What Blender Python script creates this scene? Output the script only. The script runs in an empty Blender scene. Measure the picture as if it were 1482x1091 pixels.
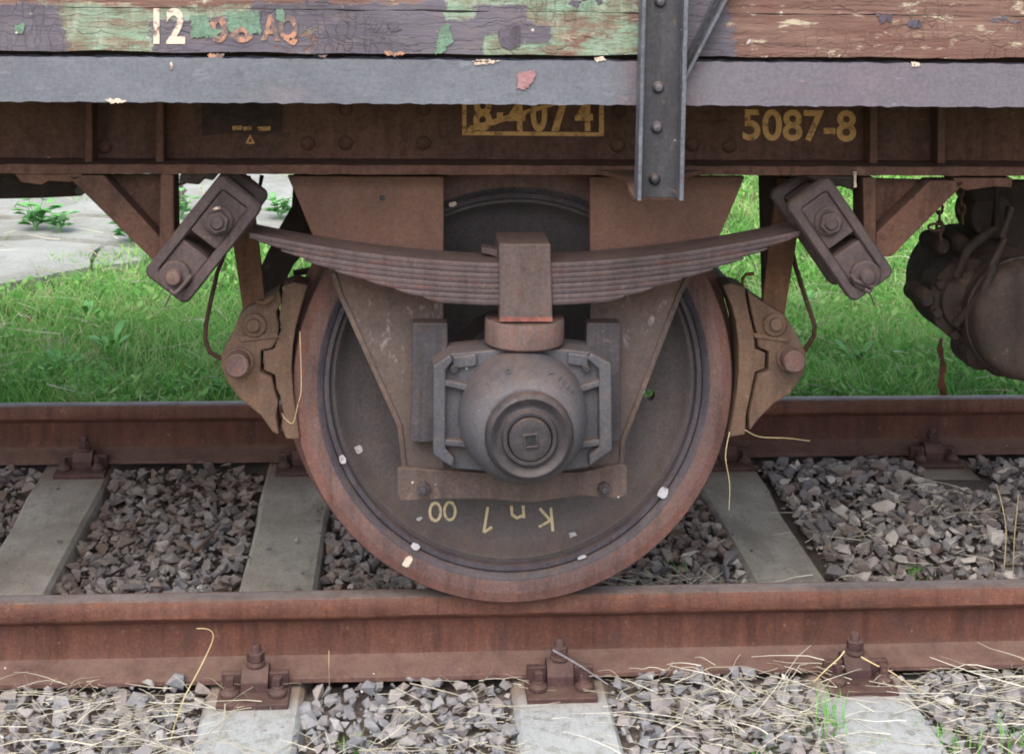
import bpy, bmesh, math, random
import numpy as np
from mathutils import Vector, Matrix, noise
random.seed(7); rng = np.random.default_rng(7)
SC = bpy.context.scene; COL = SC.collection
PI = math.pi

# ---------------------------------------------------------------- camera
FPX, CPX, CPY = 2322.2, 752.2, -72.3
CLOC = np.array([-.2658, -3.6674, 1.5006])
def camrot(yaw, pitch, roll):
    f = np.array([math.sin(yaw)*math.cos(pitch), math.cos(yaw)*math.cos(pitch), math.sin(pitch)])
    r = np.array([math.cos(yaw), -math.sin(yaw), 0]); u = np.cross(r, f)
    c, s = math.cos(roll), math.sin(roll)
    return np.array([c*r+s*u, -s*r+c*u, f])
CM = camrot(.0734, -.0086, .0133)
cd = bpy.data.cameras.new('camera'); cam = bpy.data.objects.new('camera', cd); COL.objects.link(cam)
cd.sensor_width = 36; cd.lens = FPX*36/1482
cd.shift_x = (741-CPX)/1482; cd.shift_y = (CPY-545.5)/1482
cd.clip_start = .05; cd.clip_end = 2000
m = Matrix([[CM[0][i], CM[1][i], -CM[2][i], CLOC[i]] for i in range(3)]+[[0, 0, 0, 1]])
cam.matrix_world = m; SC.camera = cam

# ---------------------------------------------------------------- world, sun, exposure
SUN_EL, SUN_AZ = math.radians(50), math.radians(196)      # azimuth clockwise from +Y
w = bpy.data.worlds.new('World'); SC.world = w; w.use_nodes = True
nt = w.node_tree; bg = nt.nodes['Background']
sky = nt.nodes.new('ShaderNodeTexSky'); sky.sky_type = 'NISHITA'; sky.sun_disc = False
sky.sun_elevation = SUN_EL; sky.sun_rotation = SUN_AZ; sky.air_density = 1.0; sky.dust_density = 3.0
hs = nt.nodes.new('ShaderNodeHueSaturation'); hs.inputs['Saturation'].default_value = .55
nt.links.new(sky.outputs[0], hs.inputs['Color']); nt.links.new(hs.outputs[0], bg.inputs['Color'])
bg.inputs['Strength'].default_value = .15
sl = bpy.data.lights.new('sun', 'SUN'); sl.energy = 1.5; sl.angle = math.radians(60); sl.color = (1, .97, .92)
so = bpy.data.objects.new('sun', sl); COL.objects.link(so)
sd = Vector((math.sin(SUN_AZ)*math.cos(SUN_EL), math.cos(SUN_AZ)*math.cos(SUN_EL), math.sin(SUN_EL)))
so.rotation_euler = sd.to_track_quat('Z', 'Y').to_euler(); so.location = (0, 0, 8)
SC.view_settings.view_transform = 'Standard'; SC.view_settings.look = 'None'
SC.view_settings.exposure = 1.15; SC.view_settings.gamma = 1; SC.view_settings.use_curve_mapping = False
SC.cycles.max_bounces = 8; SC.cycles.filter_width = 1.9

# ---------------------------------------------------------------- helpers
def at(x, y, Y):
    """pixel of the photograph -> world point on the vertical plane at depth Y"""
    d = (x-CPX)/FPX*CM[0]-(y-CPY)/FPX*CM[1]+CM[2]; t = (Y-CLOC[1])/d[1]
    return Vector(CLOC+t*d)
def onz(x, y, Z):
    d = (x-CPX)/FPX*CM[0]-(y-CPY)/FPX*CM[1]+CM[2]; t = (Z-CLOC[2])/d[2]
    return Vector(CLOC+t*d)
def pxm(Y): return (Y-CLOC[1])/FPX                           # metres per photo pixel at that depth
WLOC = {}
def link(name, me, parent=None, smooth=False, mat=None, bevel=0, loc=None):
    if mat is not None:
        for mm in (mat if isinstance(mat, (list, tuple)) else [mat]): me.materials.append(mm)
    n = len(me.vertices); co = np.empty(n*3, 'f'); me.vertices.foreach_get('co', co); co = co.reshape(-1, 3)
    if loc is None: c = (co.min(0)+co.max(0))/2; c[2] = co[:, 2].min() if parent is None else c[2]
    else: c = np.array(loc, 'f')
    co -= c; me.vertices.foreach_set('co', co.ravel()); me.update()
    o = bpy.data.objects.new(name, me); COL.objects.link(o)
    if parent: o.parent = parent; p = WLOC[parent.name]; o.location = Vector(c)-p
    else: o.location = Vector(c)
    WLOC[o.name] = Vector(c)
    if smooth:
        me.polygons.foreach_set('use_smooth', [True]*len(me.polygons))
        try: me.set_sharp_from_angle(angle=math.radians(38))
        except Exception: pass
    if bevel:
        b = o.modifiers.new('bevel', 'BEVEL'); b.width = bevel; b.segments = 2; b.limit_method = 'ANGLE'; b.angle_limit = math.radians(35)
        b.harden_normals = False
    return o
def empty(name, loc, label, cat, group=None):
    o = bpy.data.objects.new(name, None); COL.objects.link(o); o.location = loc; WLOC[o.name] = Vector(loc)
    o.empty_display_size = .05
    o['label'] = label; o['category'] = cat
    if group: o['group'] = group
    return o
def tag(o, label=None, cat=None, group=None, kind=None):
    if label: o['label'] = label
    if cat: o['category'] = cat
    if group: o['group'] = group
    if kind: o['kind'] = kind
    return o
class MB:
    def __init__(s): s.v = []; s.f = []
    def add(s, vs, fs):
        n = len(s.v); s.v += [tuple(v) for v in vs]; s.f += [tuple(i+n for i in f) for f in fs]; return s
    def box(s, a, b):
        x0, y0, z0 = a; x1, y1, z1 = b
        return s.add([(x0,y0,z0),(x1,y0,z0),(x1,y1,z0),(x0,y1,z0),(x0,y0,z1),(x1,y0,z1),(x1,y1,z1),(x0,y1,z1)],
                     [(0,3,2,1),(4,5,6,7),(0,1,5,4),(1,2,6,5),(2,3,7,6),(3,0,4,7)])
    def xz(s, pts, y0, y1):                                  # polygon in XZ extruded along Y
        n = len(pts); a = sum(pts[i][0]*pts[(i+1) % n][1]-pts[(i+1) % n][0]*pts[i][1] for i in range(n))
        if a < 0: pts = pts[::-1]
        vs = [(p[0], y0, p[1]) for p in pts]+[(p[0], y1, p[1]) for p in pts]
        return s.add(vs, [tuple(range(n)), tuple(range(2*n-1, n-1, -1))]+[(i, i+n, (i+1) % n+n, (i+1) % n) for i in range(n)])
    def px(s, pts, y0, y1):                                  # the same from photograph pixels at the front plane y0
        q = [at(x, y, y0) for x, y in pts]; return s.xz([(p.x, p.z) for p in q], y0, y1)
    def tube(s, path, r, n=8, cap=True):
        path = [Vector(p) for p in path]; rs = r if isinstance(r, (list, tuple)) else [r]*len(path); vs = []; fs = []
        for i, p in enumerate(path):
            t = (path[min(i+1, len(path)-1)]-path[max(i-1, 0)]).normalized()
            a = t.cross(Vector((.31, .2, .93))).normalized(); b = t.cross(a)
            for k in range(n):
                an = 2*PI*k/n; vs.append(p+(a*math.cos(an)+b*math.sin(an))*rs[i])
        for i in range(len(path)-1):
            for k in range(n): fs.append((i*n+k, i*n+(k+1) % n, (i+1)*n+(k+1) % n, (i+1)*n+k))
        if cap: fs += [tuple(range(n-1, -1, -1)), tuple((len(path)-1)*n+k for k in range(n))]
        return s.add(vs, fs)
    def lathe(s, c, prof, axis='Y', n=48, closed=False):      # prof: (r, h) pairs, h along the axis (absolute offset from c)
        vs = []; fs = []; c = Vector(c)
        for r, h in prof:
            for k in range(n):
                an = 2*PI*k/n; u, v = r*math.cos(an), r*math.sin(an)
                vs.append(c+(Vector((u, h, v)) if axis == 'Y' else Vector((u, v, h)) if axis == 'Z' else Vector((h, u, v))))
        m_ = len(prof); rr = range(m_ if closed else m_-1)
        for i in rr:
            j = (i+1) % m_
            for k in range(n): fs.append((i*n+k, i*n+(k+1) % n, j*n+(k+1) % n, j*n+k))
        if not closed: fs += [tuple(range(n-1, -1, -1)), tuple((m_-1)*n+k for k in range(n))]
        return s.add(vs, fs)
    def cyl(s, c, r, y0, y1, n=24, bev=.0015):
        return s.lathe((c[0], 0, c[2]), [(r-bev, y0), (r, y0+bev), (r, y1)], 'Y', n)
    def mesh(s, name='m'):
        me = bpy.data.meshes.new(name); me.from_pydata(s.v, [], s.f)
        bm = bmesh.new(); bm.from_mesh(me); bmesh.ops.recalc_face_normals(bm, faces=bm.faces); bm.to_mesh(me); bm.free()
        return me
    def build(s, name, mat, parent=None, bevel=0, smooth=False): return link(name, s.mesh(name), parent, smooth, mat, bevel)
def rbox(name, x0, x1, y0, y1, z0, z1, mat, parent, amp=.002, seg=.02, slope=0., fs=14., seed=0., bow=0.):
    """long beam along X whose edges wander a little (worn timber, crusted paint, rolled steel)"""
    n = max(2, int((x1-x0)/seg)); mb = MB(); vs = []
    for i in range(n+1):
        x = x0+(x1-x0)*i/n; dz = slope*x
        def q(k, a=1): return (noise.fractal(Vector((x*fs, k*7.3+seed, seed)), .9, 2.2, 4))*amp*a
        for y, z, k in ((y0, z0, 0), (y0, (z0+z1)/2, 5), (y0, z1, 1), (y1, z1, 2), (y1, z0, 3)):
            vs.append((x, y+q(k+9, .35 if k != 5 else .2)-(bow if k == 5 else 0), z+dz+(q(k) if k != 5 else 0)))
    fs_ = []
    for i in range(n):
        a, b = i*5, (i+1)*5
        for k in range(5): fs_.append((a+k, a+(k+1) % 5, b+(k+1) % 5, b+k))
    fs_ += [(4, 3, 2, 1, 0), tuple(n*5+k for k in range(5))]
    mb.add(vs, fs_); return mb.build(name, mat, parent, smooth=True)

# ---------------------------------------------------------------- materials
def S(r, g, b, k=1.0):
    f = lambda c: ((c/255+.055)/1.055)**2.4 if c > 10 else c/255/12.92
    return (f(r)*k, f(g)*k, f(b)*k, 1)
class NT:
    def __init__(s, name):
        s.m = bpy.data.materials.new(name); s.m.use_nodes = True; s.t = s.m.node_tree
        s.b = s.t.nodes['Principled BSDF']; s.g = s.t.nodes.new('ShaderNodeNewGeometry'); s.pos = s.g.outputs['Position']
    def n(s, k, **kw):
        x = s.t.nodes.new(k)
        for a, v in kw.items(): setattr(x, a, v)
        return x
    def l(s, a, b): s.t.links.new(a, b)
    def set(s, sock, v):
        if hasattr(v, 'is_output') or isinstance(v, bpy.types.NodeSocket): s.l(v, sock)
        else: sock.default_value = v
    def scale(s, v, sc):
        x = s.n('ShaderNodeVectorMath', operation='MULTIPLY'); s.l(v, x.inputs[0]); x.inputs[1].default_value = sc; return x.outputs[0]
    def noise(s, sc, det=5, rough=.6, vec=None, st=(1, 1, 1), dist=0):
        x = s.n('ShaderNodeTexNoise'); x.inputs['Scale'].default_value = sc; x.inputs['Detail'].default_value = det
        x.inputs['Roughness'].default_value = rough; x.inputs['Distortion'].default_value = dist
        s.l(s.scale(vec or s.pos, st), x.inputs['Vector']); return x.outputs['Fac']
    def vor(s, sc, st=(1, 1, 1), feat='F1', out='Distance', vec=None, rand=1):
        x = s.n('ShaderNodeTexVoronoi', feature=feat); x.inputs['Scale'].default_value = sc; x.inputs['Randomness'].default_value = rand
        s.l(s.scale(vec or s.pos, st), x.inputs['Vector']); return x.outputs[out]
    def ramp(s, f, stops, interp='LINEAR'):
        x = s.n('ShaderNodeValToRGB'); s.l(f, x.inputs[0]); cr = x.color_ramp; cr.interpolation = interp
        while len(cr.elements) < len(stops): cr.elements.new(.5)
        for e, (p, c) in zip(cr.elements, stops):
            e.position = p; e.color = c if isinstance(c, (tuple, list)) else (c, c, c, 1)
        return x.outputs[0]
    def th(s, f, a, b): return s.mr(f, a, b, 0, 1)
    def mr(s, f, a, b, c, d):
        x = s.n('ShaderNodeMapRange'); s.l(f, x.inputs[0])
        for i, v in enumerate((a, b, c, d)): x.inputs[i+1].default_value = v
        return x.outputs[0]
    def math(s, op, a, b=0.):
        x = s.n('ShaderNodeMath', operation=op); s.set(x.inputs[0], a); s.set(x.inputs[1], b); return x.outputs[0]
    def mix(s, f, a, b, mode='MIX'):
        x = s.n('ShaderNodeMix', data_type='RGBA', blend_type=mode); s.set(x.inputs[0], f); s.set(x.inputs[6], a); s.set(x.inputs[7], b); return x.outputs[2]
    def bump(s, h, st, dist=.01, nrm=None):
        x = s.n('ShaderNodeBump'); x.inputs['Strength'].default_value = st; x.inputs['Distance'].default_value = dist
        s.l(h, x.inputs['Height'])
        if nrm: s.l(nrm, x.inputs['Normal'])
        return x.outputs[0]
    def out(s, col, rough=.8, nrm=None, metal=0, spec=.3):
        s.set(s.b.inputs['Base Color'], col); s.set(s.b.inputs['Roughness'], rough); s.b.inputs['Metallic'].default_value = metal
        s.b.inputs['Specular IOR Level'].default_value = spec
        if nrm: s.l(nrm, s.b.inputs['Normal'])
        return s.m
KD = dict(axlebox_blue_grey=.78, axlebox_oily=.82, guide_grey=.8, tyre_rust=.82, tyre_edge_red=.82, rail_rust=.76, rail_web_rust=.70, rail_foot_dust=.78, fastening_rust=.72,
          wheel_disc=.92, solebar_paint=1.12, brake_rust=.82, shackle_steel=.86, spring_steel=.9, spring_leaf_darker=.85, buckle_paint=.85, collar_red=.85, reservoir_dirt=.66, under_shade_brown=.95, stanchion_paint=.72, stanchion_edge=.85)
KS = dict(wheel_disc=.35, axlebox_blue_grey=.25, axlebox_oily=.3, buckle_paint=.6, collar_red=.6)
def metal(name, a, b, c, spk=None, spkt=.70, sc=9, st=(1, 1, 1), rough=(.6, .9), bump=.35, spec=.3, pit=True):
    """painted or rusted steel: two broad tones, a third in blotches, fine grain, pale specks, pitted relief"""
    t = NT(name); kk = KD.get(name, 1.); f_ = lambda c_: c_ if c_ is None else (c_[0]*.74*kk, c_[1]*.76*kk, c_[2]*.78*kk, 1)
    a, b, c = f_(a), f_(b), f_(c)
    n1 = t.noise(sc, 6, .62, st=st); n2 = t.noise(sc*5.3, 5, .7, st=st); n3 = t.noise(150, 4, .7); n4 = t.noise(sc*.45, 3, .5, st=(1, 1, 1))
    col = t.mix(t.th(n1, .36, .64), a, b)
    col = t.mix(t.math('MULTIPLY', t.th(n2, .52, .68), .75), col, c)
    col = t.mix(t.mr(n3, .3, .7, .0, .45), col, (.0, .0, .0, 1), 'SOFT_LIGHT')
    col = t.mix(t.mr(n4, .3, .7, 0., .6), col, (.9, .85, .8, 1), 'SOFT_LIGHT')
    n6 = t.noise(13, 6, .7, st=(2.2, 2.2, .3)); col = t.mix(t.mr(n6, .45, .72, 0, .55*KS.get(name, 1)), col, (.08, .07, .07, 1), 'SOFT_LIGHT')
    n7 = t.noise(31, 6, .8); col = t.mix(t.math('MULTIPLY', t.th(n7, .60, .70), .35*KS.get(name, 1)), col, S(150, 122, 108))
    if name not in ('rail_top_worn', 'stanchion_edge'):                 # brown dust settles on upward faces
        nz = t.n('ShaderNodeSeparateXYZ'); t.l(t.g.outputs['Normal'], nz.inputs[0])
        col = t.mix(t.math('MULTIPLY', t.mr(nz.outputs[2], .05, .95, 0, .6), t.th(t.noise(17, 5, .7), .3, .62)), col, S(118, 96, 84, .85))
        # grime gathers in patches of its own
        col = t.mix(t.math('MULTIPLY', t.th(t.noise(6.5, 6, .72, dist=.6), .55, .68), .38), col, S(58, 50, 48))
    if spk:
        v = t.vor(38, (1, 1, 1)); n5 = t.noise(23, 3, .6)
        m_ = t.math('MULTIPLY', t.th(v, .12, .07), t.th(n5, spkt-.08, spkt-.05))
        col = t.mix(m_, col, spk)
    h = t.math('ADD', t.math('MULTIPLY', n3, .35), t.math('MULTIPLY', n2, .9))
    return t.out(col, t.mr(n2, .3, .7, rough[0], rough[1]), t.bump(h, bump, .004), spec=spec)
M = {}
M['solebar'] = metal('solebar_paint', S(110,77,64), S(96,69,59), S(84,62,53), S(190,150,120), .74)
M['guardlow'] = metal('guard_lower_dirt', S(112,94,88), S(98,84,82), S(122,100,86), S(190,185,185), .66)
M['guide'] = metal('guide_grey', S(94,88,92), S(82,78,84), S(106,92,86), S(190,180,180), .74)
M['box'] = metal('axlebox_blue_grey', S(108,106,112), S(96,95,103), S(118,108,102), S(210,210,220), .74, sc=6, rough=(.5, .75), bump=.25)
M['boxdark'] = metal('axlebox_oily', S(76,72,77), S(62,59,64), S(88,78,76), S(190,190,200), .74, rough=(.4, .65), bump=.3)
M['spring'] = metal('spring_steel', S(114,98,98), S(98,86,88), S(124,90,86), S(190,170,160), .78, sc=5, st=(.5,1,2), rough=(.6, .8), bump=.2)
M['leafdark'] = metal('spring_leaf_darker', S(106,90,92), S(92,80,84), S(128,84,78), None, sc=5, st=(.5,1,2), rough=(.6, .8), bump=.2)  # every second leaf in a slightly darker tone
M['buckle'] = metal('buckle_paint', S(118,101,98), S(107,92,90), S(126,98,90), S(200,190,190), .76)
M['collar'] = metal('collar_red', S(134,108,102), S(122,100,97), S(148,98,86), S(210,190,190), .76)
M['link'] = metal('shackle_steel', S(104,90,90), S(92,80,82), S(112,90,80), S(190,170,150), .77, sc=14)
M['brake'] = metal('brake_rust', S(134,106,88), S(118,95,82), S(140,104,80), S(190,160,130), .76, sc=12)
M['hanger'] = metal('hanger_rust', S(128,90,66), S(110,80,62), S(132,94,66), None, sc=12)
M['rod'] = metal('rod_rust', S(86,60,46), S(68,50,42), S(94,62,44), None, sc=12)
M['tyre'] = metal('tyre_rust', S(136,106,100), S(120,96,94), S(146,104,92), S(205,190,185), .72, sc=8, rough=(.6, .85))
M['tyreedge'] = metal('tyre_edge_red', S(138,100,92), S(122,90,85), S(144,100,86), S(215,190,170), .72, sc=8)
M['disc'] = metal('wheel_disc', S(98,90,91), S(89,82,84), S(104,92,88), S(190,185,190), .73, sc=4, rough=(.5, .75), bump=.2)
M['lip'] = metal('wheel_lip', S(86,80,88), S(74,69,77), S(104,86,84), S(190,185,200), .73, sc=6, rough=(.45, .7))
M['underdark'] = metal('under_shade_brown', S(66,52,46), S(54,44,40), S(74,56,46), None)  # underframe parts in dark brown; the wagon's shade is put into the colour
M['reservoir'] = metal('reservoir_dirt', S(84,70,64), S(72,60,56), S(96,72,58), S(180,160,150), .77, sc=6)
M['rail'] = metal('rail_rust', S(134,90,76), S(118,78,68), S(150,98,74), S(210,170,150), .70, sc=7, st=(.5,1,2.2), rough=(.65, .9), bump=.45)
M['railfoot'] = metal('rail_foot_dust', S(128,96,88), S(114,84,78), S(136,98,82), S(200,170,160), .70, sc=7, rough=(.65, .9))
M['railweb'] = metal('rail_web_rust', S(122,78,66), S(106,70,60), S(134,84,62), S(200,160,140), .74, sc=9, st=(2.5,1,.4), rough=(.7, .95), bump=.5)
M['railtop'] = metal('rail_top_worn', S(134,120,114), S(118,104,100), S(132,102,88), S(200,190,190), .72, sc=6, st=(.3,1,1), rough=(.4, .6))
M['clip'] = metal('fastening_rust', S(106,76,74), S(90,64,64), S(122,84,72), S(190,150,140), .72, sc=20)
M['stanchion'] = metal('stanchion_paint', S(84,81,88), S(72,70,77), S(100,96,100), S(190,190,200), .70, sc=10, st=(1,1,.4), rough=(.4, .65), spec=.45)
M['stanchionedge'] = metal('stanchion_edge', S(122,124,134), S(98,98,108), S(84,80,86), S(220,220,230), .62, sc=18, rough=(.4, .6), spec=.45)
M['rivet'] = metal('rivet_paint', S(92,90,98), S(78,76,84), S(100,96,100), None, sc=16, rough=(.35, .5), spec=.5)
M['bolt_dark'] = metal('bolt_dark', S(48,48,56), S(40,40,46), S(60,60,70), None, sc=16, rough=(.3, .45), spec=.5)
def guard_mat():
    t = NT('guard_paint'); sx = t.n('ShaderNodeSeparateXYZ'); t.l(t.pos, sx.inputs[0])
    n1 = t.noise(9, 6, .62, st=(1, 1, .5)); n2 = t.noise(46, 5, .7, st=(1, 1, .6)); n3 = t.noise(150, 4, .7)
    up = t.mix(t.th(n1, .36, .64), S(122,90,77), S(107,79,69)); lo = t.mix(t.th(n1, .36, .64), S(98,84,79), S(88,77,74))
    up = t.mix(t.math('MULTIPLY', t.th(n2, .52, .68), .6), up, S(120,86,70))
    col = t.mix(t.th(t.math('ADD', sx.outputs[2], t.math('MULTIPLY', n1, .3)), .98, .80), up, lo)
    # whitish oily scuffs below the spring
    zb = t.math('MULTIPLY', t.th(sx.outputs[2], .50, .56), t.th(sx.outputs[2], .78, .70))
    col = t.mix(t.math('MULTIPLY', t.math('MULTIPLY', zb, t.th(t.noise(26, 6, .8, st=(1.4, 1, .7)), .56, .66)), .6), col, S(160,152,156))
    col = t.mix(t.math('MULTIPLY', t.math('MULTIPLY', zb, t.th(t.noise(18, 6, .75), .58, .66)), .6), col, S(76,66,66))
    col = t.mix(t.mr(n3, .3, .7, 0, .4), col, (0, 0, 0, 1), 'SOFT_LIGHT')
    return t.out(col, t.mr(n2, .3, .7, .55, .9), t.bump(t.math('ADD', t.math('MULTIPLY', n3, .35), n2), .35, .004))
M['guard'] = guard_mat()

def timber_mat():
    t = NT('grey_painted_sill')
    n1 = t.noise(3.5, 6, .65, st=(1,1,2)); n2 = t.noise(24, 6, .7, st=(.6,1,1.5)); n3 = t.noise(160, 4, .7)
    sx = t.n('ShaderNodeSeparateXYZ'); t.l(t.pos, sx.inputs[0])
    col = t.mix(t.th(n1, .35, .62), S(112,114,122), S(98,100,108))
    col = t.mix(t.math('MULTIPLY', t.th(n1, .56, .72), .7), col, S(136,122,128))
    col = t.mix(t.math('MULTIPLY', t.th(sx.outputs[0], .25, .36), .55), col, S(110,96,106))       # the sill right of the stanchion is a purpler coat
    e = t.math('ABSOLUTE', t.math('SUBTRACT', sx.outputs[0], .235))
    col = t.mix(t.math('MULTIPLY', t.th(t.math('ADD', e, t.math('MULTIPLY', n2, .12)), .16, .06), .7), col, S(112,78,82))
    col = t.mix(t.math('MULTIPLY', t.th(n2, .6, .7), .6), col, S(84,82,88))
    v = t.vor(16, (1, 1, 1.6)); n5 = t.noise(9, 3, .6)
    col = t.mix(t.math('MULTIPLY', t.th(v, .16, .11), t.th(n5, .62, .66)), col, S(176,140,132))
    sc = t.noise(9, 7, .8, st=(.35, 1, 2.2), dist=1.2)
    col = t.mix(t.math('MULTIPLY', t.th(sc, .60, .66), .5), col, S(82,80,86))
    col = t.mix(t.math('MULTIPLY', t.th(t.noise(40, 6, .8, st=(.3, 1, 1)), .6, .68), .4), col, S(142,142,150))
    col = t.mix(t.mr(n3, .3, .7, 0, .35), col, (0, 0, 0, 1), 'SOFT_LIGHT')
    h = t.math('ADD', t.math('MULTIPLY', n3, .3), n2)
    return t.out(col, t.mr(n2, .3, .7, .55, .8), t.bump(h, .35, .004), spec=.35)
M['sill'] = timber_mat()
def board_mat():
    t = NT('peeling_board_paint')
    sx = t.n('ShaderNodeSeparateXYZ'); t.l(t.pos, sx.inputs[0])
    wn = t.noise(16, 5, .65); wn2 = t.noise(9, 5, .65, st=(1, 1, 1.7))
    X = t.math('ADD', sx.outputs[0], t.math('MULTIPLY', t.math('SUBTRACT', wn, .5), .09))
    Z = t.math('ADD', sx.outputs[2], t.math('MULTIPLY', t.math('SUBTRACT', wn2, .5), .07))
    def reg(x0, x1, z0, z1, w=.003):
        a = t.math('MULTIPLY', t.th(X, x0-w, x0+w), t.th(X, x1+w, x1-w)); b = t.math('MULTIPLY', t.th(Z, z0-w, z0+w), t.th(Z, z1+w, z1-w))
        return t.math('MULTIPLY', a, b)
    grain = t.noise(30, 7, .7, st=(.12, 1, 2.6), dist=.4); g2 = t.noise(60, 6, .75, st=(.06, 1, 2.4)); blot = t.noise(7, 5, .65, st=(.6, 1, 1.6))
    wood = t.ramp(grain, [(.28, S(78,56,50)), (.5, S(112,84,75)), (.66, S(130,104,93)), (.8, S(158,142,128))])
    wood = t.mix(t.th(blot, .5, .66), wood, S(102,70,62))
    bl = t.noise(26, 6, .7, st=(.5, 1, 1.6))
    wood = t.mix(t.math('MULTIPLY', t.th(bl, .57, .64), .75), wood, S(186,176,152))       # remains of a pale undercoat
    right = t.th(sx.outputs[0], .30, .42)
    # green undercoat with crackle
    gm = t.noise(13, 6, .72, st=(.55, 1, 1.3))
    gmid = t.mix(t.th(gm, .42, .6), S(108,108,88), S(134,146,124))
    gcol = t.mix(t.math('MULTIPLY', t.th(t.noise(24, 6, .75, st=(.5, 1, 1.4)), .42, .58), .8), gmid, S(128,164,142))
    gcol = t.mix(t.math('MULTIPLY', t.th(t.noise(50, 5, .8, st=(.4, 1, 1.6)), .48, .62), .75), gcol, S(96,94,82))
    gcol = t.mix(t.math('MULTIPLY', t.th(t.noise(18, 7, .8, st=(.25, 1, 2.2)), .50, .58), .75), gcol, S(118,94,80))
    gcol = t.mix(t.math('MULTIPLY', t.th(t.noise(22, 5, .7, st=(1.3, 1, .35)), .52, .66), .5), gcol, S(158,172,156))
    gz = t.math('MAXIMUM', reg(-.95, -.70, 1.25, 1.36), t.math('MAXIMUM', reg(-.70, -.42, 1.31, 1.36), reg(-.20, .26, 1.0, 2)))
    gmask = t.math('MULTIPLY', gz, t.th(t.noise(11, 7, .75, st=(.8, 1, 1.2)), .36, .46))
    gmask = t.math('MAXIMUM', gmask, t.math('MULTIPLY', t.th(t.noise(8, 6, .7, st=(.6, 1, 1)), .62, .65), t.math('SUBTRACT', 1, right)))
    col = t.mix(t.math('MULTIPLY', gmask, .85), wood, gcol)
    # grey-purple top coat in sheets
    pn = t.noise(6.5, 5, .6, st=(.7, 1, 1.2)); top = t.mix(t.th(pn, .4, .6), S(98,92,101), S(84,78,87)); top = t.mix(t.math('MULTIPLY', t.th(t.noise(28, 6, .75, st=(.5, 1, 1.5)), .54, .62), .45), top, S(116,104,104))
    pz = t.math('MAXIMUM', reg(-1.4, -.90, 1.24, 1.355), t.math('MAXIMUM', reg(-.735, -.10, 1.24, 1.334), reg(-.12, -.02, 1.31, 1.36)))
    pz = t.math('MAXIMUM', pz, t.math('MAXIMUM', reg(-.55, -.17, 1.3, 1.37), reg(.255, .375, 1.2, 2)))
    pz = t.math('MAXIMUM', pz, reg(-.055, .02, 1.29, 1.335))
    pm = t.math('MULTIPLY', pz, t.th(t.noise(10, 6, .7), .36, .39))
    pm = t.math('MAXIMUM', pm, t.th(t.noise(9, 4, .6, st=(.8, 1, 1.2), vec=t.scale(t.pos, (1, 1, 1.01))), .665, .675))
    col = t.mix(pm, col, top)
    # crackle: short vertical splits across the grain and long seams along it
    wx = t.n('ShaderNodeTexNoise'); wx.inputs['Scale'].default_value = 22; wx.inputs['Detail'].default_value = 5; t.l(t.pos, wx.inputs['Vector'])
    wv_ = t.n('ShaderNodeVectorMath', operation='SCALE'); t.l(wx.outputs['Color'], wv_.inputs[0]); wv_.inputs['Scale'].default_value = .035
    wa = t.n('ShaderNodeVectorMath', operation='ADD'); t.l(t.pos, wa.inputs[0]); t.l(wv_.outputs[0], wa.inputs[1]); wp = wa.outputs[0]
    cv = t.vor(34, (1.5, 1, .28), 'DISTANCE_TO_EDGE', vec=wp); ch = t.vor(16, (.10, 1, 3.4), 'DISTANCE_TO_EDGE', vec=wp)
    ck = t.math('MAXIMUM', t.math('MULTIPLY', t.th(cv, .05, .01), t.mr(t.noise(8, 3, .6), .44, .6, 0, .55)), t.math('MULTIPLY', t.th(ch, .022, .004), .55))
    col = t.mix(t.math('MULTIPLY', ck, .5), col, S(62,46,44))
    wv = t.vor(30, (1, 1, 1.5), vec=wp); ws = t.math('MULTIPLY', t.th(wv, .15, .08), t.th(t.noise(6.5, 3, .6), .59, .63))
    col = t.mix(t.math('MULTIPLY', ws, t.th(t.noise(70, 4, .8), .45, .52)), col, S(196,188,186))
    col = t.mix(t.math('MULTIPLY', t.th(g2, .58, .72), .45), col, S(66,48,46))
    h = t.math('ADD', t.math('MULTIPLY', grain, .6), t.math('SUBTRACT', t.math('MULTIPLY', pm, .35), t.math('MULTIPLY', ck, .8)))
    h = t.math('ADD', h, t.math('MULTIPLY', g2, .35))
    return t.out(col, .72, t.bump(h, .7, .005), spec=.3)
M['board'] = board_mat()
def worn(name, c, dirt, t0=.42, t1=.55):
    t = NT(name); n1 = t.noise(34, 6, .75); n2 = t.noise(120, 4, .7)
    col = t.mix(t.th(t.math('ADD', t.math('MULTIPLY', n1, .7), t.math('MULTIPLY', n2, .3)), t0, t1), dirt, c)
    return t.out(col, .8, t.bump(n2, .3, .002))
M['ochre'] = worn('ochre_stencil_paint', S(204,158,104), S(120,84,58), .38, .50)
M['cream'] = worn('cream_stencil_paint', S(206,186,168), S(112,96,92), .42, .50)
M['orange'] = worn('orange_stencil_paint', S(170,124,102), S(98,86,86), .46, .55)
M['chalk'] = worn('yellow_chalk', S(186,168,134), S(116,100,88), .36, .48)
M['white'] = worn('white_mark', S(172,169,174), S(128,120,122), .40, .54)
M['patch'] = worn('black_repaint', S(46,38,36), S(70,50,44), .42, .58)

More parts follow.
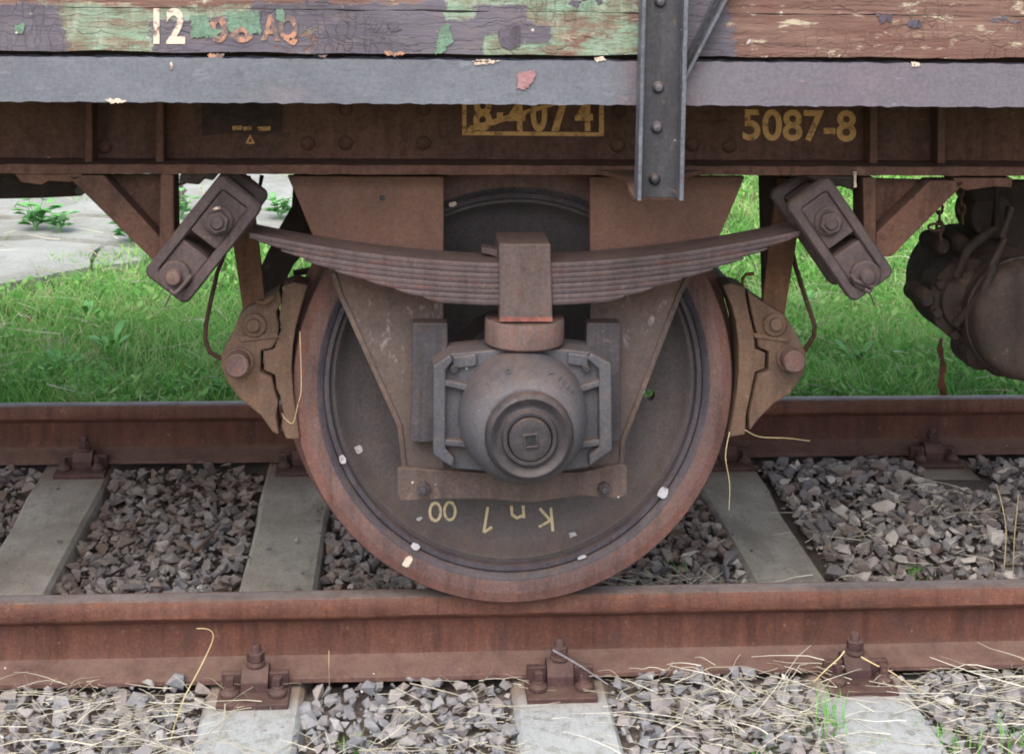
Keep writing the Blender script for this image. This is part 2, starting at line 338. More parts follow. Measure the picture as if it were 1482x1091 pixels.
def concrete(name, a, b, c, sc=8):
    t = NT(name); n1 = t.noise(sc, 6, .65); n2 = t.noise(60, 6, .75); v = t.vor(90); n3 = t.noise(2.2, 4, .6); n4 = t.noise(260, 3, .7)
    col = t.mix(t.th(n1, .35, .65), a, b); col = t.mix(t.math('MULTIPLY', t.th(n2, .56, .68), .8), col, c)
    col = t.mix(t.math('MULTIPLY', t.th(n3, .46, .62), .55), col, c)
    pv = t.math('MULTIPLY', t.th(v, .22, .12), t.th(t.noise(30, 3, .6), .52, .6)); col = t.mix(t.math('MULTIPLY', pv, .7), col, S(70,66,60))
    col = t.mix(t.mr(n4, .3, .7, 0, .5), col, (0, 0, 0, 1), 'SOFT_LIGHT')
    h = t.math('SUBTRACT', t.math('ADD', n2, t.math('MULTIPLY', n4, .4)), pv)
    return t.out(col, .9, t.bump(h, .5, .004), spec=.2)
def sleeper_mat():
    m_ = concrete('sleeper_concrete', S(180,174,164), S(164,157,147), S(134,122,110)); nt_ = m_.node_tree; b_ = nt_.nodes['Principled BSDF']
    t = NT.__new__(NT); t.m = m_; t.t = nt_; t.b = b_; t.g = [n for n in nt_.nodes if n.type == 'NEW_GEOMETRY'][0]; t.pos = t.g.outputs['Position']
    src = b_.inputs['Base Color'].links[0].from_socket; sx = t.n('ShaderNodeSeparateXYZ'); t.l(t.pos, sx.inputs[0])
    y1 = t.math('ABSOLUTE', sx.outputs[1]); y2 = t.math('ABSOLUTE', t.math('SUBTRACT', sx.outputs[1], 1.507)); dd = t.math('MINIMUM', y1, y2)
    nz = t.noise(12, 6, .7); st_ = t.math('MULTIPLY', t.th(t.math('ADD', dd, t.math('MULTIPLY', nz, .16)), .38, .22), .55)
    out_end = t.th(sx.outputs[1], -.10, -.22)
    col = t.mix(t.math('MULTIPLY', st_, t.math('SUBTRACT', 1, out_end)), src, S(124,96,80)); col = t.mix(t.math('MULTIPLY', out_end, .75), col, t.mix(t.th(t.noise(34, 6, .75), .5, .62), S(168,174,178), S(138,141,139))); col = t.mix(t.math('MULTIPLY', t.th(t.noise(5, 7, .75, st=(1, .4, 1)), .52, .62), .5), col, S(112,106,98))
    ck = t.noise(7, 8, .8, st=(2.5, .5, 1), dist=1.5); ckm = t.math('MULTIPLY', t.th(t.math('ABSOLUTE', t.math('SUBTRACT', ck, .5)), .006, .001), .6)
    col = t.mix(ckm, col, S(70,64,60)); t.l(col, b_.inputs['Base Color']); return m_
M['sleeper'] = sleeper_mat()
M['spare_concrete'] = concrete('sleeper_concrete', S(182,176,166), S(166,159,149), S(138,126,114))
M['slab'] = concrete('slab_concrete', S(176,177,172), S(160,161,156), S(134,132,122), 3)

def attr_mat(name, stops, rough=.85, obj=False, spec=.25, grain=90, trans=0):
    """colour from a per-piece random tone; a second channel (0..1) mixes rust dust in"""
    t = NT(name); a = t.n('ShaderNodeAttribute'); a.attribute_name = 'tone'; sp = t.n('ShaderNodeSeparateColor'); t.l(a.outputs['Color'], sp.inputs[0])
    f = sp.outputs[0]
    if obj:
        oi = t.n('ShaderNodeObjectInfo'); f = t.math('FRACT', t.math('ADD', f, oi.outputs['Random']))
    col = t.ramp(f, stops)
    if grain:
        n1 = t.noise(grain, 5, .7); n2 = t.noise(22, 4, .6)
        col = t.mix(t.mr(n1, .3, .7, 0, .6), col, (.0, .0, .0, 1), 'SOFT_LIGHT'); col = t.mix(t.mr(n2, .4, .7, 0, .35), col, (.85, .8, .75, 1), 'SOFT_LIGHT')
        nrm = t.bump(n1, .4, .004)
    else: nrm = None
    return t, col, sp, nrm, rough, spec
t, col, sp, nrm, r_, s_ = attr_mat('ballast_stone', [(0, S(108,107,112)), (.16, S(132,130,133)), (.3, S(116,117,124)), (.42, S(152,147,143)), (.52, S(124,121,125)), (.64, S(144,128,120)), (.74, S(166,162,161)), (.84, S(138,118,110)), (.93, S(126,124,128)), (1, S(206,198,192))], obj=False, grain=110)
# rust and brake dust lie on the stones between the rails
sx = t.n('ShaderNodeSeparateXYZ'); t.l(t.pos, sx.inputs[0])
ym = t.math('MULTIPLY', t.th(sx.outputs[1], .04, .5), t.th(t.noise(2.3, 4, .6), .36, .56))
dl = t.mr(sx.outputs[0], .35, 1.0, .78, .42)
col = t.mix(t.math('MULTIPLY', ym, dl), col, S(88,70,62))
col = t.mix(t.math('MULTIPLY', t.th(sx.outputs[1], -.05, -.15), .42), col, S(138,140,146))
up = t.n('ShaderNodeSeparateXYZ'); t.l(t.g.outputs['Normal'], up.inputs[0])
col = t.mix(t.math('MULTIPLY', t.mr(up.outputs[2], .1, .9, .0, .38), t.th(t.noise(14, 5, .7), .35, .6)), col, S(150,143,136))
M['stone'] = t.out(col, .85, nrm, spec=.25)
t, col, sp, nrm, r_, s_ = attr_mat('grass_blade', [(0, S(74,126,60)), (.3, S(106,168,80)), (.6, S(138,196,100)), (.85, S(178,214,134)), (1, S(206,200,156))], grain=0)
bs = t.b; M['grass'] = t.out(col, .6, None, spec=.3)
bs.inputs['Subsurface Weight'].default_value = 0
# thin blades let light through
tr = t.n('ShaderNodeBsdfTranslucent'); t.l(col, tr.inputs['Color']); mx = t.n('ShaderNodeMixShader'); mx.inputs[0].default_value = .5
o_ = [n for n in t.t.nodes if n.type == 'OUTPUT_MATERIAL'][0]
t.l(bs.outputs[0], mx.inputs[1]); t.l(tr.outputs[0], mx.inputs[2]); t.l(mx.outputs[0], o_.inputs['Surface'])
t, col, sp, nrm, r_, s_ = attr_mat('dry_straw', [(0, S(128,120,104)), (.4, S(172,164,144)), (.75, S(198,192,172)), (1, S(216,212,198))], grain=0)
M['straw'] = t.out(col, .7, None, spec=.3)
def simple(name, a, b, sc, rough=.9, bump=.6, st=(1, 1, 1)):
    t = NT(name); n1 = t.noise(sc, 6, .7, st=st); n2 = t.noise(sc*8, 5, .7)
    return t.out(t.mix(t.th(t.math('ADD', t.math('MULTIPLY', n1, .6), t.math('MULTIPLY', n2, .4)), .38, .62), a, b), rough, t.bump(n2, bump, .01), spec=.2)
M['soil'] = simple('ballast_fines', S(84,74,68), S(112,100,92), 14)
M['turf'] = simple('turf_soil', S(58,84,44), S(104,96,66), 6)
M['leaf'] = simple('weed_leaf', S(96,160,84), S(126,180,112), 30, .55, .2)
M['greenblade'] = simple('green_shoot', S(70,140,56), S(124,176,90), 40, .55, .1)
M['floorwood'] = simple('floor_underside', S(70,58,50), S(52,44,40), 9, st=(.2, 1, 1))

def tube_mesh(paths, rads, n=3):
    """many thin stalks as one mesh (numpy): returns verts, faces, stalk index per vertex"""
    V = []; F = []; I = []; b = 0
    for si, (p, r) in enumerate(zip(paths, rads)):
        k = len(p); t_ = np.gradient(p, axis=0); t_ /= np.linalg.norm(t_, axis=1)[:, None]+1e-9
        a = np.cross(t_, [.31, .2, .93]); a /= np.linalg.norm(a, axis=1)[:, None]+1e-9; c = np.cross(t_, a)
        rr = r*np.linspace(1, .35, k)[:, None]
        for j in range(n): V.append(p+(a*math.cos(2*PI*j/n)+c*math.sin(2*PI*j/n))*rr)
        for j in range(n):
            j2 = (j+1) % n
            for i in range(k-1): F.append((b+j*k+i, b+j2*k+i, b+j2*k+i+1, b+j*k+i+1))
        I.append(np.full(n*k, si)); b += n*k
    return np.concatenate(V), F, np.concatenate(I)
def np_mesh(name, V, F, tone=None, mat=None, smooth=False):
    """V (n,3), F (m,k) arrays with one face size"""
    me = bpy.data.meshes.new(name); V = np.asarray(V, 'f'); F = np.asarray(F, 'i'); k = F.shape[1]
    me.vertices.add(len(V)); me.vertices.foreach_set('co', V.ravel())
    me.loops.add(F.size); me.loops.foreach_set('vertex_index', F.ravel())
    me.polygons.add(len(F)); me.polygons.foreach_set('loop_start', np.arange(0, F.size, k, dtype='i'))
    me.update(calc_edges=True)
    me.polygons.foreach_set('use_smooth', np.full(len(F), bool(smooth)))
    if tone is not None:
        at_ = me.color_attributes.new('tone', 'FLOAT_COLOR', 'POINT'); c = np.ones((len(V), 4), 'f'); c[:, 0] = tone; at_.data.foreach_set('color', c.ravel())
    return me

# ================================================================ GROUND
SP, X0 = .6777, .1084                                    # sleeper spacing and the position of the sleeper under the wheel
RY = (0., 1.507)                                         # centre lines of the near and the far rail
def gz(x, y):
    """height of the ballast and verge"""
    n_ = noise.noise(Vector((x*1.3, y*1.3, 0)))*.018
    if y < .0: z = -.193-.035*max(0, -y-.3)+.014*max(0, 1-max(0, -y-.08)/.08)
    elif y < 1.45: z = -.222+.024*max(0, min(1, (y-1.15)/.2))+.012*max(0, 1-y/.2)
    else: z = -.2
    if y > 1.6: z = -.2+min(1, (y-1.6)/.5)*.07
    bx = max(0, min(1, (x-.62)/.55)); by = max(0, min(1, (y-.28)/.45))*max(0, min(1, (1.42-y)/.25))
    z += .075*bx*by                                       # the heap that buries the sleeper on the right
    return z+n_
def sheet(name, x0, x1, y0, y1, nx, ny, fz, mat):
    vs = []; fs = []
    for j in range(ny+1):
        for i in range(nx+1):
            x = x0+(x1-x0)*i/nx; y = y0+(y1-y0)*j/ny; vs.append((x, y, fz(x, y)))
    for j in range(ny):
        for i in range(nx): a = j*(nx+1)+i; fs.append((a, a+1, a+nx+2, a+nx+1))
    return MB().add(vs, fs).build(name, mat, smooth=True)
g = sheet('ground', -400, 400, -400, 400, 8, 8, lambda x, y: -.42, M['turf']); tag(g, kind='structure')
verge = sheet('verge', -14, 14, 1.9, 40, 60, 90, lambda x, y: (gz(x, 2.4)-.035 if y < 39 else -.5)+.02*noise.noise(Vector((x*.9, y*.9, 3))), M['turf']); tag(verge, kind='structure')
bed = sheet('ballast_bed', -6, 6, -2.2, 1.95, 150, 70, lambda x, y: gz(x, y)-.026-(.25*max(0, -1.7-y)), M['soil']); tag(bed, kind='structure')

# concrete slabs beyond the verge, split and heaved
path = sheet('path', -9, .3, 3.9, 13, 10, 10, lambda x, y: -.155, M['soil']); tag(path, kind='structure')
def poly_slab(pts, z0, z1):
    mb = MB(); n = len(pts); vs = [(p[0], p[1], z0) for p in pts]+[(p[0], p[1], z1) for p in pts]
    mb.add(vs, [tuple(range(n))[::-1], tuple(range(n, 2*n))]+[(i, (i+1) % n, (i+1) % n+n, i+n) for i in range(n)]); return mb
slabs = [[(-30, 412), (60, 398), (128, 384), (140, 352), (60, 344), (-30, 348)], [(-30, 343), (60, 339), (142, 347), (225, 352), (245, 318), (120, 314), (-30, 318)],
         [(134, 383), (210, 372), (222, 356), (146, 352)], [(-30, 312), (120, 308), (250, 312), (262, 262), (100, 262), (-30, 268)],
         [(252, 340), (330, 352), (425, 338), (430, 306), (262, 300)], [(268, 295), (432, 300), (470, 270), (480, 225), (270, 225)],
         [(-30, 262), (100, 256), (262, 256), (262, 215), (-30, 215)], [(-330, 420), (-36, 412), (-36, 215), (-330, 215)], [(486, 225), (476, 268), (560, 250), (570, 215)]]
for k, pl in enumerate(slabs):
    q = [onz(x, y, -.1) for x, y in pl]; pts = []
    for i in range(len(q)):
        a, b = q[i], q[(i+1) % len(q)]; L = (b-a).length; ns = max(1, int(L/.05))
        for j in range(ns):
            p = a.lerp(b, j/ns); d = noise.noise_vector(Vector((p.x*7, p.y*7, 0)))*.03; pts.append((p.x+d.x, p.y+d.y))
    o = poly_slab(pts, -.2, -.108+.006*math.sin(k*2.3)).build('concrete_slab', M['slab'], path)

# ---------------------------------------------------------------- sleepers
def make_sleeper():
    # Y profile: (y, half top width, top z)
    prof = [(-.56, .105, -.186), (-.545, .108, -.184), (.30, .108, -.186), (.52, .100, -.196), (1.0, .100, -.198), (1.2, .108, -.187), (2.04, .108, -.184), (2.06, .105, -.187)]
    vs = []; fs = []
    for y, hw, z in prof: vs += [(-hw-.04, y, -.36), (-hw, y, z-.012), (-hw+.010, y, z), (hw-.010, y, z), (hw, y, z-.012), (hw+.04, y, -.36)]
    for i in range(len(prof)-1):
        a, b = i*6, (i+1)*6
        for k in range(6): fs.append((a+k, a+(k+1) % 6, b+(k+1) % 6, b+k))
    fs += [tuple(range(5, -1, -1)), tuple((len(prof)-1)*6+k for k in range(6))]
    me = MB().add(vs, fs).mesh('sleeper'); me.materials.append(M['sleeper']); return me
sme = make_sleeper()
slab_lab = {-2: 'weathered concrete sleeper at the far left, cut off by the left edge of the photo', -1: 'weathered concrete sleeper with a rusty spot, just left of the wheel',
            0: 'concrete sleeper right under the wheel, its near end pale below the rail', 1: 'concrete sleeper just right of the wheel, bare along its whole length',
            2: 'concrete sleeper on the right, mostly buried in pale ballast stones'}
for k in range(-2, 3):
    o = bpy.data.objects.new('concrete_sleeper', sme); COL.objects.link(o); WLOC[o.name] = Vector((X0+k*SP, 0, 0))
    o.location = (X0+k*SP, 0, 0); o.rotation_euler = (0, 0, .008*math.sin(k*2.1))
    tag(o, slab_lab[k], 'sleeper', 'sleepers under the track')

# ---------------------------------------------------------------- rails
def make_rail(Y, label):
    half = [(.026, 0), (.032, -.003), (.0355, -.010), (.036, -.040), (.030, -.048), (.012, -.060), (.0085, -.075), (.0085, -.125), (.012, -.137), (.030, -.149), (.070, -.159), (.075, -.163), (.075, -.172)]
    pr = [(.008, -.0005), (.020, -.005), (.030, -.011)]+[(y, z) for y, z in half[2:]]+[(-y, z-.001*(i_ > 11)) for i_, (y, z) in enumerate(half[::-1])]
    n = len(pr); xs = np.linspace(-4.2, 4.4, 130); vs = []; fs = []
    for x in xs:
        for i, (y, z) in enumerate(pr):
            d = noise.fractal(Vector((x*6, y*40, z*30)), 1, 2, 3)*.0008; vs.append((x, Y+y+d, z+d*.5))
    for i in range(len(xs)-1):
        for k in range(n): fs.append((i*n+k, i*n+(k+1) % n, (i+1)*n+(k+1) % n, (i+1)*n+k))
    fs += [tuple(range(n-1, -1, -1)), tuple((len(xs)-1)*n+k for k in range(n))]
    mb = MB().add(vs, fs); me = mb.mesh('rail')
    o = link('rail', me, None, True, [M['rail'], M['railweb'], M['railfoot'], M['railtop']])
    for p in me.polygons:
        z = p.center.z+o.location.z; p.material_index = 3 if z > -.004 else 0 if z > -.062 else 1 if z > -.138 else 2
    return tag(o, label, 'rail', 'rails of the track')
make_rail(RY[0], 'rusty steel rail nearest the viewer, carrying the big wheel')
make_rail(RY[1], 'rusty steel rail on the far side, in front of the green grass')

# ---------------------------------------------------------------- fastenings
def hexa(c, r, z0, z1, rot=0, n=6):
    vs = [(c[0]+r*math.cos(rot+2*PI*k/n), c[1]+r*math.sin(rot+2*PI*k/n), z) for z in (z0, z1) for k in range(n)]
    return vs, [tuple(range(n-1, -1, -1)), tuple(range(n, 2*n))]+[(k, (k+1) % n, (k+1) % n+n, k+n) for k in range(n)]
def make_fastening(label, x, Y, rz):
    e = empty('rail_fastening', (x, Y, -.187), label, 'rail fastening', 'fastenings bolting the rails to the sleepers')
    def P(name, mb, mat=M['clip'], bevel=.002, par=None, smooth=False): return mb.build(name, mat, par or e, bevel, smooth)
    # wedge-shaped base plate with a recess for the foot
    mb = MB(); hw = .078
    pr = [(-.170, 0), (-.170, .013), (-.125, .017), (-.079, .0145), (.079, .0145), (.125, .017), (.170, .013), (.170, 0)]
    vs = [(sx_*hw, Y+a, -.187+b) for sx_ in (-1, 1) for a, b in pr]; n = len(pr)
    vs = [(v[0]+x, v[1], v[2]) for v in vs]
    mb.add(vs, [tuple(range(n-1, -1, -1)), tuple(range(n, 2*n))]+[(i, (i+1) % n, (i+1) % n+n, i+n) for i in range(n)])
    P('base_plate', mb)
    for s in (-1, 1):
        # upstanding rib, split for the T-bolt
        for q in (-1, 1): P('rib', MB().box((x+q*.052-.022, Y+s*.088-.009, -.172), (x+q*.052+.022, Y+s*.088+.009, -.137)), bevel=.003)
        mb = MB(); pts = [(-.118, -.172), (-.118, -.150), (-.100, -.128), (-.080, -.122), (-.052, -.136), (-.052, -.150), (-.066, -.152), (-.080, -.142), (-.098, -.145), (-.104, -.172)]
        vs = [(x+a*.030, Y+p[0] if s < 0 else Y-p[0], p[1]) for a in (-1, 1) for p in pts]; n = len(pts)
        mb.add(vs, [tuple(range(n-1, -1, -1)), tuple(range(n, 2*n))]+[(i, (i+1) % n, (i+1) % n+n, i+n) for i in range(n)])
        P('clamp', mb, bevel=.002)
        mb = MB().lathe((x, Y+s*.086, 0), [(.011, -.15), (.011, -.081), (.009, -.078)], 'Z', 12); b_ = P('clamp_bolt', mb, bevel=0, smooth=True)
        mb = MB(); mb.add(*hexa((x, Y+s*.086), .0205, -.114, -.094, .3+rz)); P('nut', mb, par=b_)
        mb = MB().lathe((x, Y+s*.086, 0), [(.021, -.123), (.021, -.120), (.019, -.118), (.021, -.116), (.020, -.1145)], 'Z', 16); P('spring_washer', mb, par=b_, bevel=0)
        for q in (-1, 1):
            cx, cy = x+q*.052, Y+s*.131
            mb = MB().lathe((cx, cy, 0), [(.021, -.171), (.021, -.163), (.014, -.156), (.012, -.150)], 'Z', 16)
            mb.add(*hexa((cx, cy), .0125, -.151, -.131, .6*q+rz, 4)); P('coach_screw', mb, bevel=.0015)
    return e
fl_near = {-1: 'rusty bolted fastening on the near rail, left of the wheel, straws lying over it', 0: 'rusty bolted fastening on the near rail directly below the wheel', 1: 'rusty bolted fastening on the near rail, right of the wheel beside green shoots'}
fl_far = {-2: 'rusty fastening on the far rail at the far left sleeper', -1: 'rusty fastening on the far rail behind the left brake shoe', 1: 'rusty fastening on the far rail below the right brake shoe', 2: 'rusty fastening on the far rail at the right, half sunk in ballast'}
for k, lb in fl_near.items(): make_fastening(lb, X0+k*SP, RY[0], k*.2)
for k, lb in fl_far.items(): make_fastening(lb, X0+k*SP+.01, RY[1], k*.3)

# ================================================================ WAGON
WG = empty('freight_wagon', (0, .753, 0), 'old brown freight wagon with peeling plank side and one leaf-sprung wheel on the rail', 'freight wagon')
def part(name, mb, mat, bevel=.0015, parent=WG, smooth=False): return mb.build(name, mat, parent, bevel, smooth)
# ---- body
XA, XB = -3.0, 3.2
ZS0, ZS1 = 1.1720, 1.2655
def zl(y, Y=-.58): return at(741, y, Y).z
rbox('side_sill', XA, XB, -.585, -.525, zl(151), zl(88), M['sill'], WG, .0026, .005, slope=0, fs=34, bow=.0)
zb0, zb1 = zl(79.5), zl(18)
rbox('side_plank', XA, XB, -.578, -.540, zb0, zb1, M['board'], WG, .0035, .012, fs=8, seed=3)
zz = zb1+.002
for k in range(2):
    rbox('side_plank', XA, XB, -.578+.002*math.sin(k), -.540, zz, zz+.135, M['board'], WG, .0035, .02, fs=8, seed=11+k); zz += .138
mb = MB().box((XA, -.52, 1.245), (XB, 2.05, 1.285)); part('floor', mb, M['floorwood'])
mb = MB().box((XA, 2.01, 1.17), (XB, 2.05, zz)); part('far_side', mb, M['floorwood'])
mb = MB().box((XA, -.5, 1.15), (XA+.05, 2.0, zz)).box((XB-.05, -.5, 1.15), (XB, 2.0, zz)); part('end_wall', mb, M['floorwood'])
# ---- solebar (channel opening outward)
zf0, zf1 = at(741, 253, -.27).z, at(741, 240, -.27).z
sb = MB().box((XA, -.17, zf1-.004), (XB, -.160, 1.245)); solebar = part('solebar', sb, M['solebar'], bevel=0)
def spart(name, mb, mat, bevel=.0015, smooth=False): return mb.build(name, mat, solebar, bevel, smooth)
rbox('bottom_flange', XA, XB, -.27, -.158, zf0, zf1, M['solebar'], solebar, .0016, .012, fs=22, seed=5)
rbox('top_flange', XA, XB, -.27, -.171, 1.232, 1.244, M['solebar'], solebar, .001, .1, fs=9)
for x in (128, 231, 1265, 1363):
    mb = MB().px([(x-5, 130), (x+5, 130), (x+6, 237), (x-6, 237)], -.225, -.171); spart('stiffener_rib', mb, M['solebar'], .003)
for x, y in ((150, 213), (445, 208), (500, 208), (613, 208), (897, 161), (895, 211), (1003, 210), (1057, 212), (613, 158), (500, 158)):
    p = at(x, y, -.178); mb = MB().lathe((p.x, 0, p.z), [(.003, -.182), (.009, -.180), (.0145, -.175), (.0165, -.1705)], 'Y', 18); spart('rivet', mb, M['solebar'], 0, True)
p0, p1 = at(860, 254, -.27), at(1012, 258, -.27); a0, a1 = at(917, 287, -.602), at(986, 287, -.602)
zg = zf0+.001
mb = MB(); pts = [(p0.x, -.265), (p0.x+.025, -.30), (p0.x+.05, -.38), (a0.x, -.55), (a0.x, -.602), (a1.x, -.602), (a1.x, -.5), (a1.x+.05, -.32), (p1.x+.02, -.265)]
n = len(pts); mb.add([(a, b, z) for z in (zg, zg+.010) for a, b in pts], [tuple(range(n-1, -1, -1)), tuple(range(n, 2*n))]+[(i, (i+1) % n, (i+1) % n+n, i+n) for i in range(n)])
spart('stanchion_foot_plate', mb, M['solebar'], .002)
spart('paint_drip', MB().px([(1235, 249), (1240, 249), (1239, 262), (1240, 271), (1236, 272), (1236, 258)], -.2735, -.270), M['cream'], 0)
# painted lettering
def lettering(txt, box, Y, mat, parent, name='lettering', flip=False, bold=.02, depth=.0008, shear=0, tilt=0):
    cu = bpy.data.curves.new('t', 'FONT'); cu.body = txt; cu.size = 1; cu.offset = bold; cu.extrude = 0; cu.resolution_u = 6
    ob = bpy.data.objects.new('t', cu); COL.objects.link(ob); dg = bpy.context.evaluated_depsgraph_get(); dg.update()
    me = bpy.data.meshes.new_from_object(ob.evaluated_get(dg)); bpy.data.objects.remove(ob); bpy.data.curves.remove(cu)
    co = np.empty(len(me.vertices)*3, 'f'); me.vertices.foreach_get('co', co); co = co.reshape(-1, 3)
    mn, mx = co.min(0), co.max(0); u = (co[:, 0]-mn[0])/(mx[0]-mn[0]); v = (co[:, 1]-mn[1])/(mx[1]-mn[1])
    if flip: u = 1-u; v = 1-v
    x0, y0, x1, y1 = box; u2 = x0+(x1-x0)*u+shear*v*(x1-x0); v2 = y1-(y1-y0)*v+tilt*u*(x1-x0)
    pts = [at(a, b, Y) for a, b in zip(u2, v2)]; fs = [tuple(p.vertices) for p in me.polygons]; vs = [(p.x, Y, p.z) for p in pts]
    nv = len(vs)
    mb = MB().add(vs, fs); me2 = mb.mesh('lettering')
    o = link(name, me2, parent, False, mat)
    sm = o.modifiers.new('thick', 'SOLIDIFY'); sm.thickness = depth; sm.offset = 0
    return o
lettering('5087-8', (1075, 158, 1239, 204), -.1718, M['ochre'], solebar, bold=.022, tilt=.012)
lettering('8', (685, 138, 712, 190), -.1718, M['ochre'], solebar, bold=.03)
lettering('4', (734, 140, 760, 191), -.1718, M['ochre'], solebar, bold=.03)
lettering('0', (768, 138, 792, 191), -.1718, M['ochre'], solebar, bold=.03)
lettering('/', (798, 138, 824, 190), -.1718, M['ochre'], solebar, bold=.035)
lettering('4', (832, 140, 858, 190), -.1718, M['ochre'], solebar, bold=.03)
mb = MB().px([(719, 163), (728, 163), (728, 171), (719, 171)], -.1722, -.171); spart('lettering', mb, M['ochre'], 0)
fr = MB()
for q in ([(669, 120), (675, 120), (675, 196), (669, 196)], [(867, 120), (874, 120), (874, 197), (867, 197)], [(675, 190), (867, 192), (867, 197.5), (675, 196)], [(675, 188), (680, 183), (800, 148), (830, 130), (834, 134), (803, 153), (700, 186), (676, 192)]):
    fr.px(q, -.1726 if len(q) > 4 else -.1719, -.1712)
spart('painted_frame', fr, M['ochre'], 0)
mb = MB().px([(291, 140), (410, 140), (408, 190), (380, 196), (340, 193), (292, 197)], -.1712, -.1705); spart('painted_patch', mb, M['patch'], 0)
mb = MB()
for q in ([(336, 183), (350, 182), (350, 188), (337, 189)], [(352, 184), (364, 183), (364, 188), (352, 189)], [(372, 184), (392, 183), (391, 189), (374, 190)],
          [(362, 195), (369, 208), (366, 208), (362, 200)], [(362, 195), (355, 208), (358, 208), (362, 200)], [(358, 206), (366, 206), (366, 208.5), (358, 208.5)]):
    mb.px(q, -.1718, -.1711)
spart('painted_mark', mb, M['ochre'], 0)
# ---- plank lettering
planks = [o for o in WG.children if o.name.startswith('side_plank')]; pk = planks[0]
lettering('12', (222, 12, 268, 64), -.5798, M['cream'], pk, bold=.03)
lettering('0', (302, 24, 330, 62), -.5798, M['orange'], pk, bold=.045)
lettering('8', (334, 24, 366, 62), -.5798, M['orange'], pk, bold=.04)
lettering('AQ', (378, 22, 431, 66), -.5798, M['orange'], pk, bold=.05)
# flakes of green undercoat left standing over the lettering, and lifted paint
def flake(pts, mat, parent, Y=-.5806, th=.001, name='paint_flake'):
    q = []; pts = list(pts)
    for i in range(len(pts)):
        a, b = pts[i], pts[(i+1) % len(pts)]; L = math.hypot(b[0]-a[0], b[1]-a[1]); ns = max(1, int(L/2.5))
        for j in range(ns):
            x = a[0]+(b[0]-a[0])*j/ns; y = a[1]+(b[1]-a[1])*j/ns
            q.append((x+noise.noise(Vector((x*.35, y*.35, 1)))*4.5, y+noise.noise(Vector((x*.35, y*.35, 9)))*4.5))
    return MB().px(q, Y, Y+th).build(name, mat, parent)
M['green'] = metal('green_undercoat', S(126,156,136), S(112,136,116), S(102,102,86), S(190,190,170), .6, sc=26, st=(.6,1,1), bump=.7)
M['greentop'] = metal('grey_topcoat_flake', S(106,98,110), S(92,84,96), S(84,74,82), None, sc=14, bump=.4)
for pts in ([(275, 24), (300, 22), (304, 40), (322, 44), (314, 54), (276, 55)], [(330, 20), (375, 16), (378, 50), (362, 50), (352, 40), (330, 46)],
            [(400, 14), (412, 14), (412, 32), (400, 30)], [(636, 40), (650, 34), (655, 60), (640, 78), (630, 78)], [(20, 36), (35, 34), (35, 48), (22, 50)]):
    flake(pts, M['green'], pk)
for pts in ([(722, 44), (735, 37), (752, 38), (753, 66), (735, 74), (722, 60)], [(560, 34), (574, 31), (580, 44), (566, 48)], [(1270, 22), (1292, 20), (1290, 32), (1274, 34)], [(1312, 30), (1330, 28), (1336, 40), (1316, 40)]):
    flake(pts, M['greentop'], pk)
flake([(749, 108), (760, 104), (775, 102), (774, 114), (764, 128), (750, 130)], metal('pink_primer', S(176,132,134), S(160,120,124), S(150,110,112), None), [o for o in WG.children if o.name == 'side_sill'][0], -.5885, .002)
for pts in ([(683, 88), (700, 86), (724, 88), (712, 93), (690, 94)], [(246, 92), (249, 90), (250, 100), (247, 102)], [(860, 84), (872, 82), (876, 88), (864, 90)], [(152, 145), (172, 143), (182, 148), (160, 150)], [(1318, 91), (1330, 90), (1332, 96), (1320, 97)]):
    flake(pts, M['cream'], [o for o in WG.children if o.name == 'side_sill'][0], -.5878, .0015)
for pts in ([(300, 79), (324, 79), (322, 84), (302, 84)], [(556, 76), (586, 76), (584, 80), (560, 81)], [(450, 79), (474, 80), (470, 84)]):
    flake(pts, M['orange'], pk, -.579, .002)
# ---- stanchion
def zy(y, Y=-.6): return at(950, y, Y).z
xl0, xr0 = at(918, 285, -.6).x, at(984, 285, -.6).x; xl1, xr1 = at(925, 0, -.6).x, at(991, 0, -.6).x
def sx_at(z, s):
    t_ = (z-zy(285))/(zy(0)-zy(285)); return (xl0+(xl1-xl0)*t_) if s < 0 else (xr0+(xr1-xr0)*t_)
zt = 1.66; zb = zy(286)
st = MB().xz([(sx_at(zb, -1)+.004, zb), (sx_at(zb, 1)-.004, zb), (sx_at(zt, 1)-.004, zt), (sx_at(zt, -1)+.004, zt)], -.604, -.595)
stn = part('stanchion', st, M['stanchion'], .001)
for s in (-1, 1):
    xa, xb = (0, .0075) if s < 0 else (-.0085, 0)
    n = 60; vs = []; fs = []
    for i in range(n+1):
        z = zb+(zt-zb)*i/n; x = sx_at(z, s); q = noise.fractal(Vector((z*30, s*5, 0)), 1, 2, 3)*.0012
        vs += [(x+xa+q, -.642, z), (x+xb+q*.5, -.642, z), (x+xb, -.5945, z), (x+xa, -.5945, z)]
    for i in range(n):
        a, b = i*4, i*4+4
        for k in range(4): fs.append((a+k, a+(k+1) % 4, b+(k+1) % 4, b+k))
    fs += [(3, 2, 1, 0), tuple(n*4+k for k in range(4))]
    MB().add(vs, fs).build('stanchion_flange', [M['stanchionedge']], stn, .0015)
for x, y, mt in ((956, 3, 'rivet'), (953, 127, 'rivet'), (951, 185, 'rivet'), (948, 260, 'bolt_dark')):
    p = at(x, y, -.61); MB().lathe((p.x, 0, p.z), [(.002, -.6165), (.007, -.615), (.0105, -.610), (.012, -.604)], 'Y', 20).build('rivet', M[mt], stn, 0, True)
p = at(941, 288, -.58); MB().lathe((p.x, -.58, 0), [(.006, p.z-.002), (.011, p.z+.004), (.011, p.z+.02)], 'Z', 14).build('rivet', M['bolt_dark'], stn, 0, True)
